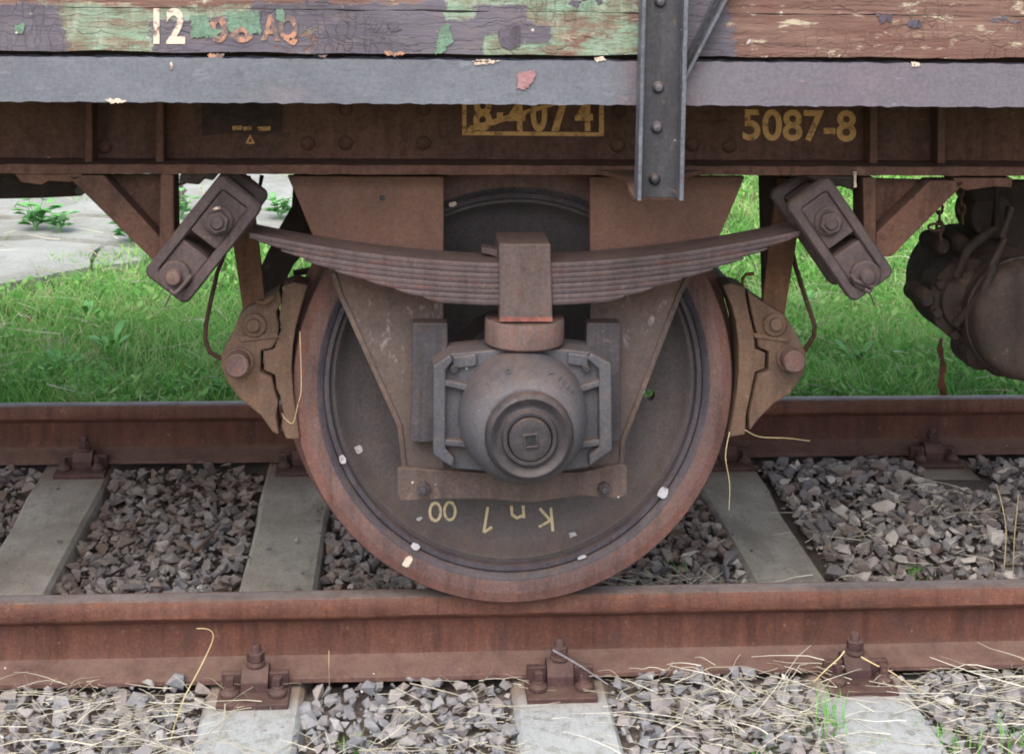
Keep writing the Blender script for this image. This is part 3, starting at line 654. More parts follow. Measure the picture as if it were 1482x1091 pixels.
# brace behind the stanchion, an angle running up to the right
br = MB().px([(989, 118), (995, 112), (1058, -8), (1120, -122), (1104, -122), (1036, -8), (989, 92)], -.592, -.586)
brace = part('brace', br, M['bolt_dark'])
MB().px([(990, 124), (996, 112), (1058, -8), (1120, -122), (1114, -122), (1053, -8), (991, 110)], -.618, -.5925).build('brace_flange', M['stanchionedge'], brace, .0015)
# ---- axle guards
def guard(outer, side):
    xi = 642 if side < 0 else 854
    pts = outer+[(xi, 690), (xi, 256)]
    mb = MB().px(pts, -.190, -.168); o = part('axle_guard', mb, M['guard'], .002)
    # rolled edge and the raised strip along the slanted side
    e = outer[3:]; mb = MB(); k = 7 if side < 0 else -7
    mb.px([e[0]]+e[1:]+[(q[0]+k, q[1]-3) for q in e[::-1]], -.196, -.189); mb.build('edge_strip', M['guardlow'], o, .002)
    gx = (597, 648) if side < 0 else (849, 898)
    mb = MB().px([(gx[0], 468), (gx[1], 468), (gx[1], 640), (gx[0]-2, 640)], -.235, -.1905); mb.build('guide_liner', M['guide'], o, .003)
    return o
gl = guard([(416, 255), (428, 282), (450, 335), (478, 395), (490, 430), (575, 618), (583, 690)], -1)
gr = guard([(1078, 256), (1064, 290), (1043, 339), (1006, 392), (988, 425), (905, 640), (902, 690)], 1)
p = at(553, 287, -.192); MB().lathe((p.x, 0, p.z), [(.0065, -.1912), (.007, -.1905), (.007, -.19)], 'Y', 16).build('hole_dark_disc', M['bolt_dark'], gl)  # dark disc on the plate paints the shade inside the hole
# tie bar under the box
mb = MB().px([(575, 680), (583, 677), (640, 681), (700, 684), (838, 684), (898, 672), (907, 674), (908, 715), (895, 721), (838, 717), (770, 727), (700, 722), (640, 722), (580, 725), (575, 715)], -.215, -.198)
tb = part('tie_bar', mb, M['guardlow'], .002)
for x in (613, 874):
    p = at(x, 706, -.22); MB().add(*[[(v[0], v[2], v[1]) for v in hexa((p.x, p.z), .0145, -.233, -.2145, .4)[0]], hexa((0, 0), 1, 0, 1)[1]]).cyl((p.x, 0, p.z), .007, -.240, -.23, 12).build('bolt', M['guide'], tb, .001)
# ---- axle box
XW, ZW = 0., .4956
bx = MB().px([(652, 512), (720, 506), (820, 506), (856, 510), (884, 527), (886, 652), (852, 676), (800, 684), (720, 684), (655, 678), (628, 660), (626, 529)], -.300, -.200)
box = part('axle_box', bx, M['box'], .004)
def bp(name, mb, mat=M['box'], bevel=.002, smooth=False): return mb.build(name, mat, box, bevel, smooth)
# raised rims of the guide flanges and their ribs
for s in (-1, 1):
    if s < 0: rim = [(627, 530), (651, 513), (656, 522), (645, 536), (645, 650), (658, 664), (655, 677), (627, 659)]
    else: rim = [(885, 527), (856, 511), (850, 520), (867, 535), (867, 648), (852, 660), (853, 675), (886, 652)]
    bp('flange_rim', MB().px(rim, -.325, -.299), bevel=.004)
    x0_, x1_ = (640, 700) if s < 0 else (872, 830)
    bp('rib', MB().px([(x0_, 549), (x1_, 562), (x1_, 572), (x0_, 558)], -.322, -.299), bevel=.003)
    bp('rib', MB().px([(x0_, 636), (x1_, 640), (x1_, 650), (x0_, 645)], -.322, -.299), bevel=.003)
    bp('lug', MB().px([(655, 516), (690, 512), (690, 530), (655, 535)] if s < 0 else [(852, 514), (822, 510), (822, 528), (852, 532)], -.312, -.299), bevel=.004)
    px_ = 657 if s < 0 else 848; p = at(px_, 533, -.312); bp('stud', MB().cyl((p.x, 0, p.z), .0085, -.321, -.299, 14), M['boxdark'], 0, True)
c = (XW, 0, ZW)
prof = [(.100, -.262), (.136, -.27), (.134, -.335), (.1305, -.360), (.124, -.385), (.112, -.410), (.100, -.424), (.088, -.431), (.0865, -.4315), (.05, -.4315)]
bp('cover_dome', MB().lathe(c, prof, 'Y', 96), M['box'], 0, True)
# neck between the dome and the spring seat
pn = at(759, 515, -.26)
bp('neck', MB().lathe((pn.x, -.262, 0), [(.088, ZW+.07), (.078, pn.z-.03), (.072, pn.z-.012), (.070, pn.z+.004)], 'Z', 48), M['box'], 0, True)
ring = [(.090, -.4300), (.0905, -.440), (.088, -.447), (.084, -.452), (.079, -.4545), (.074, -.4530), (.068, -.4485), (.060, -.4470), (.0575, -.4480), (.0565, -.456), (.054, -.4605), (.049, -.4615), (.046, -.460), (.0445, -.452), (.0440, -.4315)]
c2 = (XW+.004, 0, ZW-.006)
bp('cover_ring', MB().lathe(c2, ring, 'Y', 96), M['boxdark'], 0, True)
plug = bp('filler_plug', MB().lathe(c2, [(.0440, -.445), (.0435, -.462), (.0415, -.4665), (.034, -.4680), (.026, -.4685)], 'Y', 64), M['boxdark'], 0, True)
MB().add([(c2[0]+.016*math.cos(.12+PI/4+k*PI/2), y_, c2[2]+.016*math.sin(.12+PI/4+k*PI/2)) for y_ in (-.4692, -.4660) for k in range(4)], [(0, 1, 2, 3), (7, 6, 5, 4)]+[(k, k+4, (k+1) % 4+4, (k+1) % 4) for k in range(4)]).build('socket_shade_plate', M['bolt_dark'], plug)  # dark plate; the shade inside the square socket is put into its colour
def frame_sq(cx, cz, r1, r0, y0, y1, rot):
    vs = []; 
    for r, y in ((r1, y1), (r1, y0), (r0, y0), (r0, y1)):
        for k in range(4): an = rot+PI/4+k*PI/2; vs.append((cx+r*math.cos(an), y, cz+r*math.sin(an)))
    fs = [(i*4+k, i*4+(k+1) % 4, ((i+1) % 4)*4+(k+1) % 4, ((i+1) % 4)*4+k) for i in range(4) for k in range(4)]
    return MB().add(vs, fs)
frame_sq(c2[0]+.001, c2[2], .0200, .0150, -.4735, -.4675, .12).build('key_socket', M['boxdark'], plug, .0008)
# raised casting letters over the dome
for ch, an in (('L', 128), ('B', 108), ('K', 66), ('O', 54), ('H', 42)):
    a = math.radians(an); r = .117; cx, cz = XW+r*math.cos(a), ZW+r*math.sin(a); s = .006
    rotv = a-PI/2
    segs = {'L': [(-1, 1, -1, -1), (-1, -1, 1, -1)], 'B': [(-1, -1, -1, 1), (-1, 1, .7, 1), (.7, 1, .7, 0), (.7, 0, -1, 0), (1, 0, 1, -1), (1, -1, -1, -1)], 'K': [(-1, -1, -1, 1), (-1, 0, 1, 1), (-1, 0, 1, -1)],
            'O': [(-.8, -1, -1, 0), (-1, 0, -.8, 1), (-.8, 1, .8, 1), (.8, 1, 1, 0), (1, 0, .8, -1), (.8, -1, -.8, -1)], 'H': [(-1, -1, -1, 1), (1, -1, 1, 1), (-1, 0, 1, 0)]}[ch]
    mb = MB()
    for x0_, z0_, x1_, z1_ in segs:
        R = lambda u, v: (cx+s*(u*math.cos(rotv)-v*math.sin(rotv)), cz+s*(u*math.sin(rotv)+v*math.cos(rotv)))
        pa, pb = R(x0_, z0_*1.3), R(x1_, z1_*1.3)
        fy = lambda p_: -.4035-(.117-math.hypot(p_[0]-XW, p_[1]-ZW))*.95
        mb.tube([(pa[0], fy(pa), pa[1]), (pb[0], fy(pb), pb[1])], .0013, 5)
    bp('cast_letter', mb, M['box'], 0)
# ---- spring seat collar and buckle
pc = at(759, 487, -.26); rc = 58.5*pxm(-.30)
zc0, zc1 = at(759, 508, -.33).z, at(759, 470, -.33).z
part('spring_seat', MB().lathe((pc.x, -.258, 0), [(rc-.004, zc0), (rc, zc0+.004), (rc, zc1-.004), (rc-.003, zc1)], 'Z', 64), M['collar'], 0, smooth=True)
YS = -.312
b0, b1 = at(723, 465, YS-.012), at(799, 352, YS-.012)
bk = MB().px([(723, 466), (800, 466), (797, 353), (722, 353)], YS-.012, -.188); buckle = part('spring_buckle', bk, M['buckle'], .004)
MB().px([(723.5, 459), (799.5, 459), (799.7, 465.5), (723.2, 465.5)], YS-.0135, YS-.0115).build('primer_stripe', metal('red_primer', S(158,98,88), S(140,92,84), S(130,92,86), None, sc=20), buckle)
MB().px([(697, 358), (724, 362), (724, 378), (716, 371), (697, 366)], -.255, -.215).build('wedge', M['buckle'], buckle, .002)
# ---- leaf spring
ls = bpy.data.objects.new('leaf_spring', None)
def ycurve(x): return 381.5-46*(abs(x-759)/400)**1.9-(x-759)*.003
def xzc(x, off):
    p = at(x, ycurve(x), YS); return p.x, p.z-off
TH = .0111
half = [398, 388, 352, 318, 274, 228, 186, 146]
spring = None
for k, hl in enumerate(half):
    n = 48; vs = []; fs = []; xs = np.linspace(759-hl, 759+hl, n+1)
    y0_, y1_ = YS, -.205
    for x in xs:
        X, Zt = xzc(x, k*TH); e = abs(x-759)/hl; th = TH*(.99 if e < .84 or k == 0 else .99-.72*((e-.84)/.16)**1.4)
        j = noise.noise(Vector((X*9, k*2., 0)))*.0008
        vs += [(X, y0_+.0008+j, Zt), (X, y0_-.0006+j, Zt-.002), (X, y0_-.0006+j, Zt-th+.002), (X, y0_+.0008+j, Zt-th), (X, y1_, Zt-th), (X, y1_, Zt)]
    for i in range(n):
        a, b = i*6, i*6+6
        for q_ in range(6): fs.append((a+q_, a+(q_+1) % 6, b+(q_+1) % 6, b+q_))
    fs += [tuple(range(5, -1, -1)), tuple(n*6+q_ for q_ in range(6))]
    mb = MB().add(vs, fs)
    mt = M['spring'] if k % 2 == 0 else M['leafdark']
    if spring is None: spring = mb.build('leaf_spring', mt, WG, smooth=True)
    else: mb.build('leaf', mt, spring, smooth=True)
# ---- shackle brackets and shackles
def bracket(s):
    if s < 0:
        web = [(110, 253), (246, 253), (248, 378), (236, 380)]; diag = [(96, 254), (150, 254), (214, 324), (233, 345), (233, 378), (222, 378)]; rib = [(232, 253), (251, 253), (252, 330), (262, 392), (240, 398), (230, 380)]
    else:
        web = [(1244, 258), (1386, 262), (1268, 372), (1246, 372)]; diag = [(1346, 262), (1400, 262), (1290, 372), (1268, 372), (1268, 338)]; rib = [(1249, 258), (1268, 258), (1268, 372), (1262, 400), (1246, 395), (1250, 330)]
    o = part('shackle_bracket', MB().px(web, -.205, -.19), M['solebar'], .002)
    MB().px(diag, -.262, -.2055).build('bracket_flange', M['solebar'], o, .003)
    MB().px(rib, -.275, -.19).build('bracket_rib', M['solebar'], o, .003)
    return o
bracket(-1); bracket(1)
for pts in ([(20, 250), (120, 250), (118, 258), (100, 264), (70, 262), (60, 268), (30, 264)], [(1380, 258), (1466, 258), (1464, 272), (1440, 270), (1400, 276), (1384, 270)]):
    part('flange_packing', MB().px(pts, -.262, -.19), M['solebar'], .002)
for pts in ([(262, 250), (318, 250), (308, 262), (296, 259), (288, 268), (270, 266), (258, 270)], [(1160, 254), (1240, 256), (1236, 276), (1216, 270), (1196, 272), (1180, 262)]):
    part('pressed_bracket', MB().px(pts, -.262, -.20), M['underdark'], .004)
def stadium(c0, c1, hw, n=10):
    d = (Vector(c1)-Vector(c0)).normalized(); nn = Vector((-d.y, d.x)); r = hw*.30; pts = []
    # rounded rectangle around the segment c0-c1
    for cc, sg in ((c1, 1), (c0, -1)):
        for side in ((-1, 1) if sg > 0 else (1, -1)):
            ctr = Vector(cc)+d*sg*(hw-r)+nn*side*(hw-r)
            for k in range(n+1):
                t_ = k/n*PI/2
                if sg > 0 and side < 0: v = -nn*math.cos(t_)+d*math.sin(t_)
                elif sg > 0: v = d*math.cos(t_)+nn*math.sin(t_)
                elif side > 0: v = nn*math.cos(t_)-d*math.sin(t_)
                else: v = -d*math.cos(t_)-nn*math.sin(t_)
                pts.append(ctr+v*r)
    return pts
def shackle(lo, up, s):
    """lo: bracket pin, up: spring pin, photo pixels at the link's front plane"""
    Yf = -.352
    a, b = at(*lo, Yf), at(*up, Yf); A, B = Vector((a.x, a.z)), Vector((b.x, b.z)); d = (B-A).normalized(); nn = Vector((-d.y, d.x))
    root = None
    for (y0, y1, nm) in ((Yf, Yf+.030, 'shackle_link'), (-.200, -.172, 'shackle_link')):
        out_ = stadium(A+d*.020, B+d*.022, .056); inn = stadium(A+d*.0200, B+d*.0220, .0325)
        n = len(out_); vs = []; fs = []
        for ring_, y in ((out_, y1), (out_, y0+.006), ([p.lerp(q_, .18) for p, q_ in zip(out_, inn)], y0), ([p.lerp(q_, .82) for p, q_ in zip(out_, inn)], y0), (inn, y0+.006), (inn, y1)):
            vs += [(p.x, y, p.y) for p in ring_]
        for i in range(6):
            j = (i+1) % 6
            for k in range(n): fs.append((i*n+k, i*n+(k+1) % n, j*n+(k+1) % n, j*n+k))
        mb = MB().add(vs, fs)
        if root is None: root = mb.build(nm, M['link'], WG, 0, True)
        else: mb.build('rear_link', M['link'], root, 0, True)
    def plate(c, h0, h1, w, y0, y1, name):
        pts = [c-nn*w-d*h0, c+nn*w-d*h0, c+nn*w+d*h1, c-nn*w+d*h1]
        MB().xz([(p.x, p.y) for p in pts], y0, y1).build(name, M['link'], root, .003)
    plate(B, .050, .054, .0325, Yf+.004, -.19, 'spring_block')
    plate(A, .012, .066, .0325, Yf+.008, -.19, 'bracket_block')
    # spring pin: collar, castle nut, pin end, split pin
    MB().cyl((B.x, 0, B.y), .030, Yf-.006, Yf+.01, 28, .003).build('washer', M['link'], root, 0, True)
    hv, hf = hexa((0, 0), .0235, 0, 1, .3); vs = [(B.x+v[0], Yf-.022 if v[2] < .5 else Yf-.004, B.y+v[1]) for v in hv]
    MB().add(vs, hf).build('castle_nut', M['link'], root, .002)
    pb = MB().lathe((B.x, 0, B.y), [(.011, -.392+.012), (.0145, -.388+.012), (.0155, -.380+.012), (.0155, Yf)], 'Y', 24).build('spring_pin', M['link'], root, 0, True)
    # bracket pin: big washer, domed end, split pin with bent legs
    MB().cyl((A.x, 0, A.y), .0315, Yf-.010, Yf+.02, 28, .003).build('washer', M['link'], root, 0, True)
    MB().lathe((A.x, 0, A.y), [(.008, Yf-.030), (.0135, Yf-.028), (.0165, Yf-.022), (.0170, Yf-.008)], 'Y', 24).build('bracket_pin', M['collar'] if s < 0 else M['link'], root, 0, True)
    P3 = lambda u, v, y: (A.x+u, y, A.y+v)
    mb = MB(); sg = -s
    mb.tube([P3(-.006, -.026, Yf-.020), P3(.004, -.031, Yf-.024), P3(.014, -.022, Yf-.020), P3(.026*sg, -.008, Yf-.018), P3(.034*sg, .004, Yf-.012)], .0042, 7)
    mb.tube([P3(-.004, -.028, Yf-.018), P3(-.008*sg, -.040, Yf-.016), P3(-.018*sg, -.062, Yf-.010)], .0018, 6)
    mb.build('split_pin', M['link'], root, 0, True)
    p = at(up[0]-2, up[1]-17, Yf-.02); MB().tube([(p.x-.008, Yf-.018, p.z), (p.x+.006, Yf-.020, p.z+.003)], .0032, 6).build('split_pin', M['cream'] if s < 0 else M['link'], root, 0, True)
shackle((253, 399), (316, 320), -1); shackle((1252, 398), (1199, 321), 1)
# ---- wheel
def wheel(Y, sgn, name, detail):
    """sgn -1: outer face toward the viewer"""
    F = lambda pr: [(r, Y-sgn*h) for r, h in pr]     # h measured outward from the tread's outer edge plane (inward positive => negative)
    # h: + towards inside of the track
    F = lambda pr: [(r, Y+(h if sgn < 0 else -h)) for r, h in pr]
    disc = MB().lathe((0, 0, ZW), F([(.428, .030), (.415, .034), (.404, .030), (.398, .036), (.390, .052), (.365, .066), (.28, .082), (.20, .086), (.155, .080), (.140, .060), (.135, .020), (.06, .018), (.06, .15), (.14, .15), (.16, .112), (.28, .106), (.37, .094), (.405, .09), (.428, .095)]), 'Y', 128, closed=True)
    wd = disc.build('wheel', M['disc'], WG, 0, True)
    ty = MB().lathe((0, 0, ZW), F([(.4285, .010), (.437, .002), (.443, 0.), (.4705, 0.), (.474, .001), (.4925, .006), (.4960, .011), (.4965, .035), (.4955, .055), (.4965, .098), (.503, .112), (.520, .120), (.524, .128), (.520, .136), (.505, .139), (.4285, .139)]), 'Y', 160, closed=True)
    t_ = link('tyre', ty.mesh('tyre'), wd, True, [M['tyre'], M['tyreedge'], M['lip']])
    for p_ in t_.data.polygons:
        r = math.hypot(p_.center.x, p_.center.z); p_.material_index = 1 if r > .4715 else (2 if r < .440 else 0)
    if detail:
        MB().lathe((0, 0, ZW), F([(.4280, .026), (.4275, .020), (.4235, .017), (.4175, .020), (.4150, .034)]), 'Y', 128).build('retaining_ring', M['lip'], wd, 0, True) if False else None
        lp = MB().lathe((0, 0, ZW), F([(.4283, .034), (.4283, .016), (.425, .013), (.416, .014), (.4135, .018), (.413, .036)]), 'Y', 128, closed=True); lp.build('retaining_ring', M['lip'], wd, 0, True)
    return wd
wh = wheel(-.085, -1, 'wheel', True); wheel(1.507+.085, 1, 'wheel', False)
# a drilled hole through the disc
ph = at(939, 571, -.005)
cut = link('cutter', MB().cyl((ph.x, 0, ph.z), .013, -.3, .3, 20, 0).mesh('cutter'), None, False, M['disc'])
bo = wh.modifiers.new('hole', 'BOOLEAN'); bo.operation = 'DIFFERENCE'; bo.object = cut; bo.solver = 'EXACT'
dg = bpy.context.evaluated_depsgraph_get(); dg.update()
nm = bpy.data.meshes.new_from_object(wh.evaluated_get(dg)); wh.modifiers.clear(); wh.data = nm; bpy.data.objects.remove(cut)
part('axle', MB().lathe((0, 0, ZW), [(.06, -.24), (.06, -.12), (.075, -.1), (.075, .1), (.066, .2), (.066, 1.3), (.075, 1.4), (.075, 1.6), (.06, 1.62), (.06, 1.75)], 'Y', 32), M['underdark'], 0, smooth=True)
# painted marks on the disc: chalked lettering upside down, white dashes
def surf_y(r): return np.interp(r, [.14, .155, .20, .28, .365, .390], [-.025, -.005, .001, -.003, -.019, -.033])-.0
def on_disc(x, y):
    Y = -.01
    for _ in range(4):
        p = at(x, y, Y); Y = float(surf_y(math.hypot(p.x, p.z-ZW)))
    return p.x, Y, p.z
def disc_stroke(strokes, wd_=4.6):
    mb = MB()
    for pl in strokes:
        P_ = []
        for a, b in zip(pl[:-1], pl[1:]):
            for j in range(4): P_.append((a[0]+(b[0]-a[0])*j/4, a[1]+(b[1]-a[1])*j/4))
        P_.append(pl[-1]); vs = []
        for i, p_ in enumerate(P_):
            q0, q1 = P_[max(0, i-1)], P_[min(len(P_)-1, i+1)]; L = math.hypot(q1[0]-q0[0], q1[1]-q0[1])+1e-6; nx, ny = -(q1[1]-q0[1])/L, (q1[0]-q0[0])/L
            w_ = wd_*(.42+.12*noise.noise(Vector((p_[0]*.3, p_[1]*.3, 2))))
            for s_ in (-1, 1):
                X_, Y_, Z_ = on_disc(p_[0]+nx*w_*s_, p_[1]+ny*w_*s_); vs.append((X_, Y_-.002, Z_))
        mb.add(vs, [(2*i, 2*i+1, 2*i+3, 2*i+2) for i in range(len(P_)-1)])
    o = mb.build('lettering', M['chalk'], wh); sm = o.modifiers.new('thick', 'SOLIDIFY'); sm.thickness = .0008
oval = lambda cx, cy, rx, ry: [(cx+rx*math.cos(k*PI/6), cy+ry*math.sin(k*PI/6)) for k in range(13)]
disc_stroke([[(800, 768), (797, 734)], [(780, 762), (797, 752)], [(798, 754), (781, 735)]]); disc_stroke([[(758, 749), (757, 731)], [(757, 745), (748, 749), (741, 744), (740, 731)]], 4.8)
disc_stroke([[(706, 733), (700, 770)], [(700, 770), (712, 762)]]); disc_stroke([oval(651, 739, 8, 13)]); disc_stroke([oval(630, 740, 8, 13)])
def mark(x, y, w_, h_, a, onrim=False, mt='white'):
    X_, Y_, Z_ = on_disc(x, y)
    if onrim: p = at(x, y, -.0865); X_, Y_, Z_ = p.x, -.0855, p.z
    r = math.hypot(X_, Z_-ZW)
    k = pxm(Y_); ca, sa = math.cos(a), math.sin(a); mb = MB(); vs = []
    for kk_ in range(11):
        u, v = 1.15*math.cos(kk_*2*PI/11), 1.15*math.sin(kk_*2*PI/11); q_ = .82+.35*noise.noise(Vector((x*.7+u*1.7, y*.7+v*1.7, 3))); u, v = max(-.95, min(.95, u*q_*1.15)), max(-.95, min(.95, v*q_*1.15))
        xx, zz_ = X_+(u*w_*ca-v*h_*sa)*k/2, Z_+(u*w_*sa+v*h_*ca)*k/2
        yy = float(surf_y(math.hypot(xx, zz_-ZW)))-.0025 if not onrim else Y_-.0005
        vs.append((xx, yy, zz_))
    mb.add(vs, [tuple(range(11))]); o = mb.build('paint_mark', M[mt], wh); s_ = o.modifiers.new('t', 'SOLIDIFY'); s_.thickness = .0008
for a_ in ((519, 650, 11, 12, .3), (830, 776, 13, 12, .2), (948, 706, 7, 6, .6), (607, 750, 9, 5, .2)): mark(*a_)
for a_ in ((496, 665, 10, 14, .3), (601, 791, 14, 10, -.4), (590, 812, 11, 18, -.5), (960, 713, 15, 17, -.5), (842, 806, 14, 5, .3, ), (655, 296, 12, 7, .4)):
    mark(*a_, onrim=True, mt='white' if a_[0] not in (452, 446, 590, 655) else 'cream')
# ---- brakes
def arc_edge(side):
    # block's working face, concentric with the tread
    pts = []
    for an in np.linspace(27, -16, 18):
        a = math.radians(an); r = .512+.004*abs(an)/27; pts.append((side*r*math.cos(a), ZW+r*math.sin(a)))
    return pts
YB = -.092
def poly(px_, Y=YB): return [(at(x, y, Y).x, at(x, y, Y).z) for x, y in px_]
if True:
    blk = poly([(410, 414), (425, 409), (446, 413), (437, 440), (428, 475), (424, 500), (422, 532), (424, 565), (429, 600), (434, 636), (414, 635), (407, 618), (410, 598), (406, 575), (400, 563), (398, 543), (382, 536), (381, 508), (397, 505), (400, 492), (407, 478), (404, 460), (407, 436)])
    bl = MB().xz(blk, YB, YB+.085); o = part('brake_block', bl, M['brake'], .003)
    hold = poly([(404, 420), (408, 436), (400, 452), (404, 470), (402, 490), (394, 503), (378, 506), (377, 538), (394, 546), (398, 565), (403, 580), (400, 600), (404, 628), (395, 624), (378, 600), (346, 574), (330, 552), (320, 530), (321, 510), (334, 488), (346, 458), (356, 446), (384, 432)])
    ho = part('brake_shoe_holder', MB().xz(hold, YB-.008, YB+.07), M['brake'], .004)
    def pin(x, y, r, y0, y1, par, nm='pin', mt='brake'):
        p = at(x, y, y0); MB().cyl((p.x, 0, p.z), r*pxm(y0), y0, y1, 28, .003).build(nm, M[mt], par, 0, True)
    pin(368, 472, 17, YB-.020, YB, ho, 'boss'); pin(366, 472.5, 9.5, YB-.034, YB-.018, ho, 'pin')
    pin(345, 526, 22, YB-.018, YB, ho, 'boss'); pin(342.5, 530, 17, YB-.060, YB-.016, ho, 'beam_end', 'tyre')
    MB().px([(346, 488), (400, 482), (404, 489), (348, 495)], YB-.0135, YB-.007).build('weld_ridge', M['brake'], ho, .002)
    MB().tube([at(372, 437, YB-.02), at(384, 440, YB-.03), at(396, 430, YB-.025), at(398, 424, YB-.01)], .004, 7).build('split_pin', M['hanger'], ho, 0, True)
    part('brake_hanger', MB().px([(326, 256), (362, 256), (374, 352), (383, 430), (384, 470), (356, 474), (352, 454), (338, 358)], -.070, -.050), M['hanger'], .002)
    part('safety_rod', MB().tube([at(379, 254, .02), at(370, 300, .02), at(332, 350, .0), at(314, 396, -.03), at(304, 440, -.05), at(298, 470, -.06), at(297, 492, -.06), at(304, 510, -.06), at(322, 520, -.05)], .0052, 8), M['rod'], 0, smooth=True)
    part('brake_lever', MB().px([(425, 250), (520, 250), (470, 330), (424, 385), (404, 428), (380, 428), (376, 390), (400, 338), (422, 300)], .14, .17), M['underdark'], .002)
    part('brake_lever', MB().tube([at(425, 396, .2), at(455, 390, .2), at(500, 380, .2)], .008, 8), M['underdark'], 0)
    # right side
    blk = poly([(1046, 414), (1058, 410), (1079, 416), (1079, 425), (1084, 453), (1092, 484), (1093, 505), (1108, 511), (1107, 533), (1093, 539), (1085, 576), (1080, 600), (1078, 629), (1055, 633), (1061, 600), (1066, 570), (1069, 540), (1069, 500), (1065, 465), (1058, 440)])
    o = part('brake_block', MB().xz(blk, YB, YB+.085), M['brake'], .003)
    hold = poly([(1081, 420), (1104, 437), (1136, 456), (1154, 486), (1166, 512), (1162, 541), (1143, 568), (1119, 583), (1098, 604), (1084, 622), (1083, 600), (1088, 576), (1096, 541), (1111, 536), (1112, 508), (1097, 502), (1094, 480), (1087, 452)])
    hr = part('brake_shoe_holder', MB().xz(hold, YB-.008, YB+.07), M['brake'], .004)
    pin(1122, 471, 17, YB-.020, YB, hr, 'boss'); pin(1124.5, 471, 9.5, YB-.034, YB-.018, hr, 'pin')
    pin(1145, 520, 21, YB-.018, YB, hr, 'boss'); pin(1150.5, 524, 16.5, YB-.062, YB-.016, hr, 'beam_end', 'tyre')
    MB().px([(1090, 482), (1140, 490), (1142, 496), (1092, 489)], YB-.0135, YB-.007).build('weld_ridge', M['brake'], hr, .002)
    part('brake_hanger', MB().px([(1128, 258), (1168, 260), (1151, 363), (1137, 448), (1132, 478), (1108, 478), (1104, 436), (1112, 363)], -.070, -.050), M['hanger'], .002)
    part('safety_rod', MB().tube([at(1140, 300, .0), at(1144, 352, .0), at(1152, 388, -.02), at(1167, 435, -.05), at(1179, 470, -.06), at(1178, 486, -.06), at(1164, 508, -.05)], .0056, 8), M['rod'], 0, smooth=True)
    part('brake_lever', MB().px([(1101, 250), (1196, 250), (1184, 300), (1130, 318), (1113, 400), (1112, 436), (1106, 436)], .06, .09), M['underdark'], .002)
    part('hook', MB().tube([at(1076, 425, -.06), at(1074, 410, -.06), at(1075, 402, -.06), at(1080, 397, -.06), at(1091, 396, -.06)], .0042, 8), M['hanger'], 0, smooth=True)
    for yb_, x0_ in ((525, -1), (525, 1)):
        p = at(343 if x0_ < 0 else 1150, yb_, YB); part('brake_beam', MB().lathe((p.x, 0, p.z), [(.022, YB+.06), (.022, 1.6)], 'Y', 16), M['underdark'], 0)
# ---- left edge: transverse beam behind the solebar
part('cross_beam', MB().px([(-80, 250), (118, 250), (118, 284), (60, 287), (-80, 290)], .05, .16), M['underdark'], .003)
p = at(117, 275, .03); part('bolt', MB().cyl((p.x, 0, p.z), .012, .02, .06, 12), M['bolt_dark'], 0)
# far solebar and guards so the underframe is a real one
part('solebar', MB().box((XA, 1.67, .99), (XB, 1.68, 1.245)).box((XA, 1.67, .985), (XB, 1.78, .997)), M['solebar'], 0)
for s in (-1, 1): part('axle_guard', MB().xz([(s*.145, 1.0), (s*.45, 1.0), (s*.36, .80), (s*.23, .46), (s*.22, .36), (s*.145, .36)], 1.68, 1.70), M['guard'], 0)
# ---- right: reservoir, distributor, pipes, chains
pr = at(1497, 468, -.02); R_ = 90*pxm(-.02)
rs = part('air_reservoir', MB().lathe((pr.x, 0, pr.z), [(R_*.5, -.030), (R_*.8, -.026), (R_*.93, -.018), (R_, .0), (R_, .5), (R_*.8, .53)], 'Y', 64), M['reservoir'], 0, smooth=True)
MB().lathe((pr.x, 0, pr.z), [(R_+.001, .028), (R_+.006, .03), (R_+.006, .05), (R_+.001, .052)], 'Y', 64, closed=True).build('end_seam', M['reservoir'], rs, 0, True)
p = at(1412, 440, .08); cr_ = 62*pxm(.08)
cy = part('brake_cylinder', MB().lathe((p.x, 0, p.z), [(cr_*.35, .075), (cr_*.4, .082), (cr_*.75, .095), (cr_*.8, .11), (cr_, .115), (cr_, .135), (cr_*.86, .14), (cr_*.8, .26)], 'Y', 40), M['underdark'], 0, smooth=True)
for k in range(8):
    a = k*PI/4+.3; MB().cyl((p.x+cr_*.9*math.cos(a), 0, p.z+cr_*.9*math.sin(a)), .012, .095, .15, 6).build('flange_bolt', M['underdark'], cy)
for x, y, r in ((1340, 432, 15), (1362, 357, 14), (1390, 354, 15), (1436, 312, 36), (1428, 274, 26), (1420, 512, 26), (1446, 530, 16)):
    q = at(x, y, .12); MB().lathe((q.x, 0, q.z), [(r*.55*pxm(.12), .105), (r*.92*pxm(.12), .115), (r*pxm(.12), .135), (r*pxm(.12), .22)], 'Y', 20).build('casting_boss', M['underdark'], cy, 0, True)
part('equipment_bracket', MB().px([(1428, 262), (1700, 262), (1700, 470), (1470, 420), (1448, 340)], .2, .23), M['underdark'], .003)
part('air_pipe', MB().tube([at(1462, 300, .02), at(1452, 345, .0), at(1438, 385, -.01), at(1425, 420, .0), at(1404, 446, .03), at(1385, 468, .06)], [.010]*6, 10), M['reservoir'], 0, smooth=True)
part('air_pipe', MB().tube([at(1445, 262, .06), at(1440, 330, .05), at(1400, 360, .05), at(1385, 400, .06)], .012, 10), M['underdark'], 0, smooth=True)
